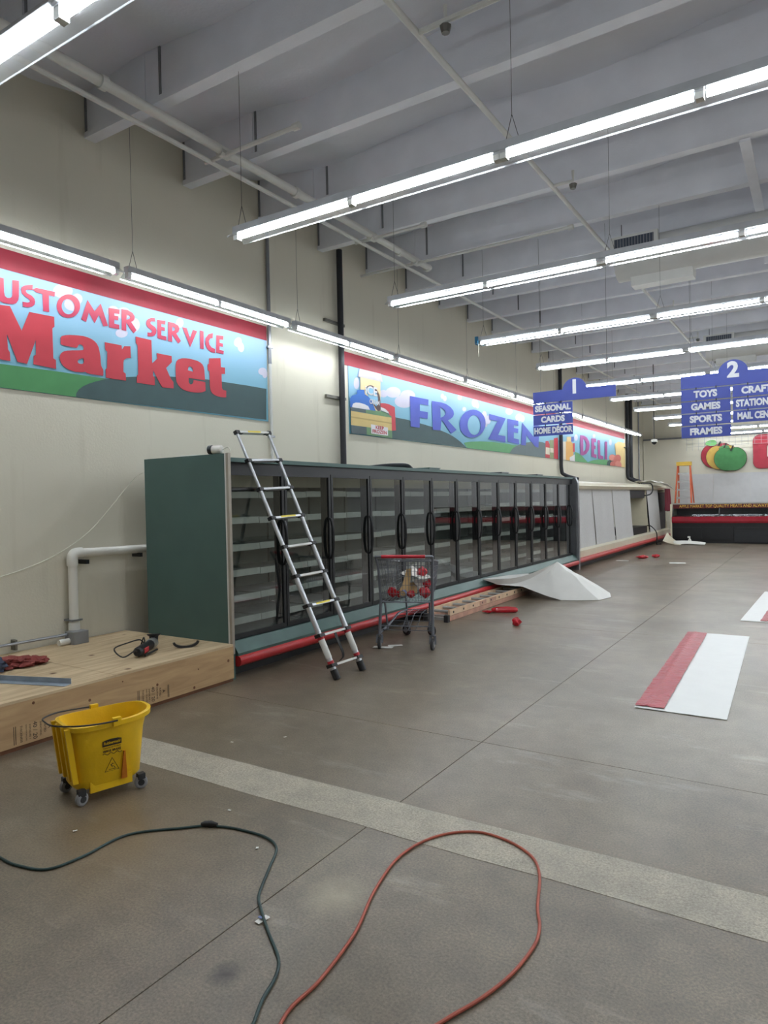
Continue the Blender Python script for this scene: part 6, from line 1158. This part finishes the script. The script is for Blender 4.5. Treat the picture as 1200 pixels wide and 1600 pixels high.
for k, (x, y, lab) in enumerate(((-2.62, 2.55, 'tiny white chip on the floor behind the cord plug'), (-3.12, 2.0, 'tiny white chip on the floor between bucket and cord'), (-2.22, 2.33, 'tiny white chip inside the bend of the green cord'), (-3.35, 3.3, 'tiny pale chip near the platform front'), (-3.1, 3.55, 'tiny pale chip out on the floor past the repair strip'))):
    scrap(lab, x, y, 0.02, 0.012, k * 1.1, nm='paint_chip', cat='debris')

# ================================================================ PLYWOOD PLATFORM
pf = thing('plywood_platform', 'low plywood platform against the wall beside the freezer end', 'platform', (-5.2, 3.0, 0))
PX, PY0, PY1, PZ = -4.487, 0.8, 4.466, 0.335
for a, b in ((PY0, 2.02), (2.024, 3.24), (3.244, PY1)):
    MB().box(WX + 0.01, PX - 0.001, a, b, PZ - 0.018, PZ).build('top_sheet', 'plywood_top', pf)
for a, b in ((PY0, 2.0), (2.003, PY1)):
    MB().box(PX - 0.02, PX, a, b, 0.03, PZ - 0.0185).build('front_board', 'plywood_front', pf)
MB().box(WX + 0.05, PX - 0.021, PY1 - 0.02, PY1, 0.0, PZ - 0.019).build('end_board', 'plywood_front', pf)
MB().box(PX - 0.06, PX - 0.012, PY0, PY1, 0.0, 0.03).build('skid', 'wood_skid', pf)
for y in (3.43, 2.46):
    Z0 = 0.045
    for dy, h, lab in ((0.0, 0.12, 1), (0.012, 0.12, 1), (0.29, 0.10, 1), (0.30, 0.10, 1)):
        MB().box(PX, PX + 0.0008, y + dy, y + dy + 0.004, Z0, Z0 + h).build('stamp_bar', 'ink_black', pf)
    for dy, txt, s in ((0.05, 'THICKNESS', 0.022), (0.085, 'SIZED FOR SPACING', 0.012), (0.11, 'EXPOSURE 1', 0.018), (0.145, '40 / 20', 0.042), (0.185, 'SHEATHING', 0.018), (0.215, 'RATED', 0.022), (0.25, 'A', 0.04)):
        text_obj('stamp', txt, s, 'ink_black', pf, (PX + 0.0003, y + dy, Z0 + 0.06), (0, 0, -1), (0, 1, 0), 0.0006, 0.0)
for (y, z, r) in ((4.40, 0.20, 0.014), (3.62, 0.17, 0.012), (4.0, 0.055, 0.013), (3.02, 0.20, 0.012), (2.60, 0.29, 0.011), (4.05, 0.20, 0.008), (3.3, 0.27, 0.006)):
    MB().lathe([(r, 0.0), (r * 0.8, 0.001)], (PX - 0.0002, y, z), (1, 0, 0), 10).build('knot', 'wood_skid', pf)

# wall pipe standing on the platform
t = thing('drain_pipe', 'white plastic drain pipe with an elbow rising from the platform', 'pipe', (WX + 0.08, 3.86, PZ))
ex, ey, ez = WX + 0.075, 3.86, 1.155
MB().tube([(ex, ey, 0.43), (ex, ey, ez - 0.06)], 0.042, 14).build('riser', 'pvc_white', t, True)
MB().tube(smooth_path([(ex, ey, ez - 0.10), (ex, ey, ez - 0.03), (ex, ey + 0.03, ez + 0.01), (ex, ey + 0.10, ez + 0.012)], 5), 0.051, 14).build('elbow', 'pvc_white', t, True)
MB().tube([(ex, ey + 0.08, ez + 0.012), (ex, 5.6, ez - 0.01)], 0.042, 14).build('horizontal_run', 'pvc_white', t, True)
MB().tube([(ex, ey, 0.42), (ex, ey, 0.52)], 0.052, 14).build('socket', 'pvc_white', t, True)
MB().box(WX, WX + 0.13, ey + 0.11, ey + 0.14, 1.06, 1.10).build('pipe_clip', 'case_black', t); MB().box(WX, WX + 0.13, ey + 0.72, ey + 0.75, 1.08, 1.12).build('pipe_clip', 'case_black', t)
MB().box(WX, WX + 0.13, ey - 0.055, ey + 0.055, 0.535, 0.55).build('pipe_clip', 'conduit_grey', t)
t = thing('junction_box', 'grey square junction box at the foot of the white drain pipe', 'box', (-5.87, 3.85, PZ))
MB().box(-5.94, -5.80, 3.76, 3.91, PZ, PZ + 0.115).build('box_body', 'box_grey', t); MB().box(-5.80, -5.795, 3.765, 3.905, PZ + 0.005, PZ + 0.11).build('box_lid', 'box_grey', t)
MB().tube([(-5.88, 3.76, PZ + 0.03), (-5.88, 3.66, PZ + 0.03)], 0.03, 10).build('hub', 'pvc_white', t, True)
t = thing('conduit', 'thin metal conduit running low along the wall above the platform', 'conduit', (-5.95, 2.5, PZ))
MB().tube([(-5.97, 1.0, 0.42), (-5.96, 3.2, 0.42), (-5.90, 3.78, 0.425)], 0.013, 8).build('conduit_run', 'conduit_grey', t, True); MB().box(WX, -5.95, 3.3, 3.32, 0.36, 0.45).build('pipe_clip', 'steel_bracket', t)
t = tag(MB().tube(smooth_path([(-5.66, 4.46, 1.93), (-5.75, 4.40, 1.85), (-5.93, 4.1, 1.42), (-6.0, 3.85, 1.22), (-6.0, 3.5, 1.08), (-6.0, 3.0, 0.98), (-6.0, 2.2, 0.93)], 6), 0.005, 6).build('cable', 'cable_white', smooth=True), 'thin white cable sagging along the wall from the freezer corner', 'cable')

# things lying on the platform
t = thing('power_tool', 'black and silver hand power tool with its cord on the platform', 'tool', (-4.86, 3.88, PZ))
d = Vector((-0.26, 0.40, 0)).normalized(); base = Vector((-4.80, 3.68, PZ + 0.0505)); TS = 1.3; upz = Vector((0, 0, 1)); sd = d.cross(upz)
MB().lathe([(TS*a_,TS*b_) for a_,b_ in [(0.022, 0), (0.032, 0.01), (0.034, 0.12), (0.028, 0.19), (0.032, 0.24)]], base, d, 12).build('body', 'tool_black', t, True)
MB().obox(base + d * TS * 0.08 + sd * TS * 0.030, d * TS * 0.04, upz * TS * 0.015, sd * TS * 0.004).build('red_badge', 'sticker_red', t)
MB().lathe([(TS*a_,TS*b_) for a_,b_ in [(0.033, 0), (0.038, 0.02), (0.036, 0.07), (0.02, 0.10)]], base + d * TS * 0.24, d, 12).build('gear_head', 'tool_silver', t, True)
MB().lathe([(TS*a_,TS*b_) for a_,b_ in [(0.028, 0), (0.03, 0.03), (0.045, 0.04), (0.045, 0.046)]], base + d * TS * 0.32 + upz * TS * 0.01, (-0.1, 0.1, 1), 14).build('blade_guard', 'tool_black', t, True)
MB().tube([base + d * TS * 0.02 - upz * TS * 0.025 + sd * TS * 0.04, base + d * TS * 0.20 - upz * TS * 0.025 + sd * TS * 0.06], 0.009, 8).build('side_handle', 'tool_black', t, True)
MB().tube(smooth_path([base, base - d * TS * 0.05 + upz * TS * 0.02, base - d * TS * 0.09 - sd * TS * 0.06 - upz * TS * 0.01, base - d * TS * 0.02 - sd * TS * 0.14 + upz * TS * 0.03, base + d * TS * 0.12 - sd * TS * 0.10 + upz * TS * 0.04, base + d * TS * 0.16 - sd * TS * 0.04 + upz * TS * 0.05, base + d * TS * 0.19 - sd * TS * 0.02 + upz * TS * 0.02, base + d * TS * 0.21 - sd * TS * 0.03 + upz * TS * 0.055, base + d * TS * 0.24 - sd * TS * 0.06 + upz * TS * 0.0], 5), 0.006, 6).build('power_cord', 'plug_black', t, True)
mb = MB(); ribbon(mb, [(-4.77 + 0.062 * math.cos(a), 4.17 + 0.085 * math.cos(a), PZ + 0.055 - 0.05 * math.sin(a)) for a in [math.pi * (0.02 + 0.96 * k / 12) for k in range(13)]], (0.8, -0.6, 0), 0.035, 0.020)
tag(mb.build('guard_ring', 'tool_black', smooth=True), 'black curved guard piece lying alone near the platform corner', 'tool part')
def fn(u, v):
    x = -5.62 + 0.36 * v; y = 2.80 + 0.40 * u
    e = math.sin(math.pi * min(1, max(0, u))) * math.sin(math.pi * v)
    return (x + 0.04 * noise.noise(Vector((u * 4, v * 3, 1))), y, PZ + 0.006 + (0.07 * e + 0.035 * abs(noise.noise(Vector((u * 5, v * 5, 3))))) * (0.35 + e))
mb = MB()
for i, (x, y, r, sq) in enumerate(((-5.50, 2.95, 0.10, (1.3, 1.0, 0.55)), (-5.46, 3.06, 0.10, (1.4, 1.0, 0.45)), (-5.40, 3.16, 0.075, (1.2, 1.1, 0.4)))):
    crumple(mb, (x, y, PZ + 0.03), r, 31 + 5 * i, 3, 0.6, sq, PZ + 0.002)
tag(mb.build('rag', 'rag_red', smooth=True), 'crumpled dull red rag on the platform near the wall', 'rag')
mb = MB(); crumple(mb, (-5.44, 2.82, PZ + 0.045), 0.10, 21, 3, 0.5, (1.2, 1.0, 0.6), PZ + 0.003)
tag(mb.build('rag', 'rag_blue', smooth=True), 'dark blue knitted rag bunched next to the red rag', 'rag')
a, b = Vector((-5.75, 2.46, PZ)), Vector((-4.53, 2.88, PZ)); dd = (b - a).normalized(); ss = Vector((0, 0, 1)).cross(dd)
t = thing('metal_angle', 'grey galvanised metal angle strip lying across the platform edge', 'metal strip', a)
MB().obox((a + b) / 2 + Vector((0, 0, 0.003)) , (b - a) / 2, ss * 0.035, (0, 0, 0.0015)).build('flat_leg', 'galvanised', t)
MB().obox((a + b) / 2 + ss * 0.035 + Vector((0, 0, 0.022)), (b - a) / 2, ss * 0.0015, (0, 0, 0.02)).build('upright_leg', 'galvanised', t)

# ================================================================ MOP BUCKET
bk_ = thing('mop_bucket', 'yellow wheeled mop bucket with a wire handle on the concrete floor', 'bucket', (-3.435, 2.387, 0), 0, local=False)
bu = Vector((0.26, 0.966, 0)); bv = Vector((0.966, -0.26, 0)); bc = Vector((-3.435, 2.387, 0))
def bp(u, v, z): return bc + bu * u + bv * v + Vector((0, 0, z))
def ring_b(a0, a1, b, z, n=40, dz=0.0):
    """plan outline: nearly flat end at -u, rounded pouring end at +u"""
    out = []
    for k in range(n):
        t = 2 * math.pi * k / n; c, s = math.cos(t), math.sin(t)
        e = 0.42 if c < 0 else 0.72
        u = (a1 if c > 0 else a0) * math.copysign(abs(c) ** e, c); v = b * math.copysign(abs(s) ** (0.55 if c < 0 else 0.75), s)
        out.append(bp(u, v, z + dz * abs(c) ** 2 * (1 if c > 0 else 0.35)))
    return out
mb = MB().loft([ring_b(0.178, 0.175, 0.122, 0.075), ring_b(0.186, 0.19, 0.131, 0.09), ring_b(0.205, 0.215, 0.150, 0.34), ring_b(0.213, 0.232, 0.157, 0.395, dz=0.01), ring_b(0.228, 0.258, 0.172, 0.40, dz=0.014), ring_b(0.228, 0.260, 0.173, 0.425, dz=0.014), ring_b(0.214, 0.240, 0.158, 0.428, dz=0.014), ring_b(0.205, 0.215, 0.146, 0.36), ring_b(0.175, 0.18, 0.120, 0.11)])
mb.build('tub', 'bucket_yellow', bk_, smooth=45)
for s in (-1, 1):
    MB().obox(bp(-0.005, s * 0.119, 0.082), bu * 0.115, bv * 0.010, (0, 0, 0.030)).build('skirt', 'bucket_yellow', bk_)
    MB().prism([(0, 0)], 2, 0, 0) if False else None
    tri = [bp(0.045, s * 0.139, 0.09), bp(0.078, s * 0.139, 0.09), bp(0.066, s * 0.151, 0.245), bp(0.058, s * 0.151, 0.245)]
    MB().add([p - bv * s * 0.012 for p in tri] + [p + bv * s * 0.002 for p in tri], [(0, 1, 2, 3), (7, 6, 5, 4), (0, 4, 5, 1), (1, 5, 6, 2), (2, 6, 7, 3), (3, 7, 4, 0)]).build('side_slot', 'bucket_slot', bk_)
    MB().obox(bp(0.015, s * 0.172, 0.425), bu * 0.022, bv * 0.012, (0, 0, 0.022)).build('handle_lug', 'bucket_yellow', bk_)
for v in (-0.11, -0.04, 0.05, 0.11):
    MB().obox(bp(-0.208, v, 0.27), bu * 0.014, bv * 0.010, Vector((0, 0, 0.15)) - bu * 0.018).build('end_rib', 'bucket_yellow', bk_)
MB().tube(smooth_path([bp(0.015, 0.186, 0.432), bp(-0.09, 0.190, 0.437), bp(-0.20, 0.165, 0.445), bp(-0.285, 0.09, 0.45), bp(-0.30, 0, 0.452), bp(-0.285, -0.09, 0.45), bp(-0.20, -0.165, 0.445), bp(-0.09, -0.190, 0.437), bp(0.015, -0.186, 0.432)], 5), 0.0045, 6).build('bail_handle', 'plug_black', bk_, True)
for (u, v) in ((-0.165, 0.125), (-0.165, -0.125), (0.16, 0.125), (0.16, -0.125)):
    ax = (bv + bu * (0.35 if u < 0 else -0.25)).normalized(); c = bp(u, v, 0.036)
    w_ = MB().lathe([(0.028, -0.014), (0.036, -0.009), (0.036, 0.009), (0.028, 0.014)], c, ax, 18).build('caster', 'wheel_grey', bk_, smooth=30)
    MB().lathe([(0.018, -0.016), (0.018, 0.016)], c, ax, 12).build('hub', 'rubber_dark', w_)
    MB().obox(c + Vector((0, 0, 0.034)), bu * 0.020, bv * 0.018, (0, 0, 0.016)).build('caster_mount', 'rubber_dark', w_)
nv = (bv + Vector((0, 0, -0.09))).normalized(); uzb = Vector((0, 0, 1)) + bv * 0.09
def on_side(u, z, out=0.003): return bp(u, 0.1285 + (z - 0.10) / 0.24 * 0.022 + out, z)
mb = MB(); flat_poly(mb, [[(-0.052, 0), (0.052, 0), (0.052, 0.03), (0.03, 0.036), (0, 0.038), (-0.03, 0.036), (-0.052, 0.03)]], lambda x, y, w: on_side(-0.005 + x, 0.292 + y, 0.0015 + w), 0.001); mb.build('badge', 'ink_black', bk_)
text_obj('badge_lettering', 'Rubbermaid', 0.022, 'bucket_yellow', bk_, on_side(-0.005, 0.309, 0.0028), bu, uzb, 0.0006, 0.0004, sx=0.85)
text_obj('badge_lettering', 'Commercial Products', 0.012, 'ink_black', bk_, on_side(-0.005, 0.283, 0.002), bu, uzb, 0.0006, 0.0, sx=0.9)
text_obj('badge_lettering', 'WAVE BRAKE', 0.018, 'ink_black', bk_, on_side(-0.005, 0.264, 0.002), bu, uzb, 0.0006, 0.0005, sx=0.9)
MB().tube([on_side(-0.055 + 0.005 * k, 0.248 + 0.005 * math.sin(k * 0.9), 0.002) for k in range(22)], 0.0016, 4).build('wave_mark', 'ink_black', bk_)
tri = [(-0.042, 0.15), (0.034, 0.15), (-0.004, 0.222)]
MB().tube([on_side(x, z, 0.002) for x, z in tri], 0.0022, 6, closed=True).build('warning_triangle', 'ink_black', bk_)
mb = MB()
for a, b in (((-0.002, 0.192), (-0.008, 0.178)), ((-0.008, 0.178), (-0.002, 0.168)), ((-0.008, 0.178), (0.008, 0.170)), ((0.008, 0.170), (0.012, 0.162)), ((-0.004, 0.186), (0.008, 0.188)), ((-0.004, 0.186), (-0.014, 0.182)), ((-0.02, 0.158), (0.016, 0.158))):
    mb.tube([on_side(*a, 0.002), on_side(*b, 0.002)], 0.0018, 4)
mb.build('falling_figure', 'ink_black', bk_)

# ================================================================ CORDS
g = [(-3.6, 1.70), (-3.183, 1.666), (-3.034, 1.671), (-2.895, 1.721), (-2.858, 1.868), (-2.854, 2.106), (-2.665, 2.297), (-2.600, 2.362)]
t = thing('extension_cable', 'dark green extension cord curving over the floor with a black plug joint', 'cord', (-2.6, 2.36, 0))
MB().tube(smooth_path([(x, y, 0.0062) for x, y in g], 7), 0.0062, 8).build('cord_run', 'cord_green', t, True)
g2 = [(-2.545, 2.385), (-2.434, 2.416), (-2.254, 2.424), (-2.136, 2.368), (-2.046, 2.216), (-1.948, 2.049), (-1.866, 1.971), (-1.745, 1.881), (-1.619, 1.791), (-1.563, 1.712), (-1.529, 1.612), (-1.486, 1.527), (-1.40, 1.36), (-1.2, 1.1)]
MB().tube(smooth_path([(x, y, 0.0062 if abs(x + 1.83) > 0.06 else 0.012) for x, y in g2], 7), 0.0062, 8).build('cord_run', 'cord_green', t, True)
MB().tube([(-2.615, 2.352, 0.012), (-2.60, 2.362, 0.014), (-2.57, 2.376, 0.015), (-2.54, 2.388, 0.012)], [0.008, 0.014, 0.016, 0.010], 10).build('plug_joint', 'plug_black', t, True)
oc = [(-1.25, 1.25), (-1.413, 1.571), (-1.424, 1.777), (-1.468, 2.045), (-1.555, 2.307), (-1.607, 2.596), (-1.554, 2.829), (-1.419, 2.965), (-1.256, 2.967), (-1.103, 2.89), (-1.018, 2.759), (-0.946, 2.537), (-0.898, 2.426), (-0.876, 2.311), (-0.888, 2.132), (-0.931, 1.969), (-0.989, 1.825), (-1.06, 1.6), (-1.0, 1.3)]
tag(MB().tube(smooth_path([(x, y, 0.0078) for x, y in oc], 7), 0.0062, 8).build('extension_cable', 'cord_orange', smooth=True), 'orange extension cord lying in a wide loop over the repair strip', 'cord')
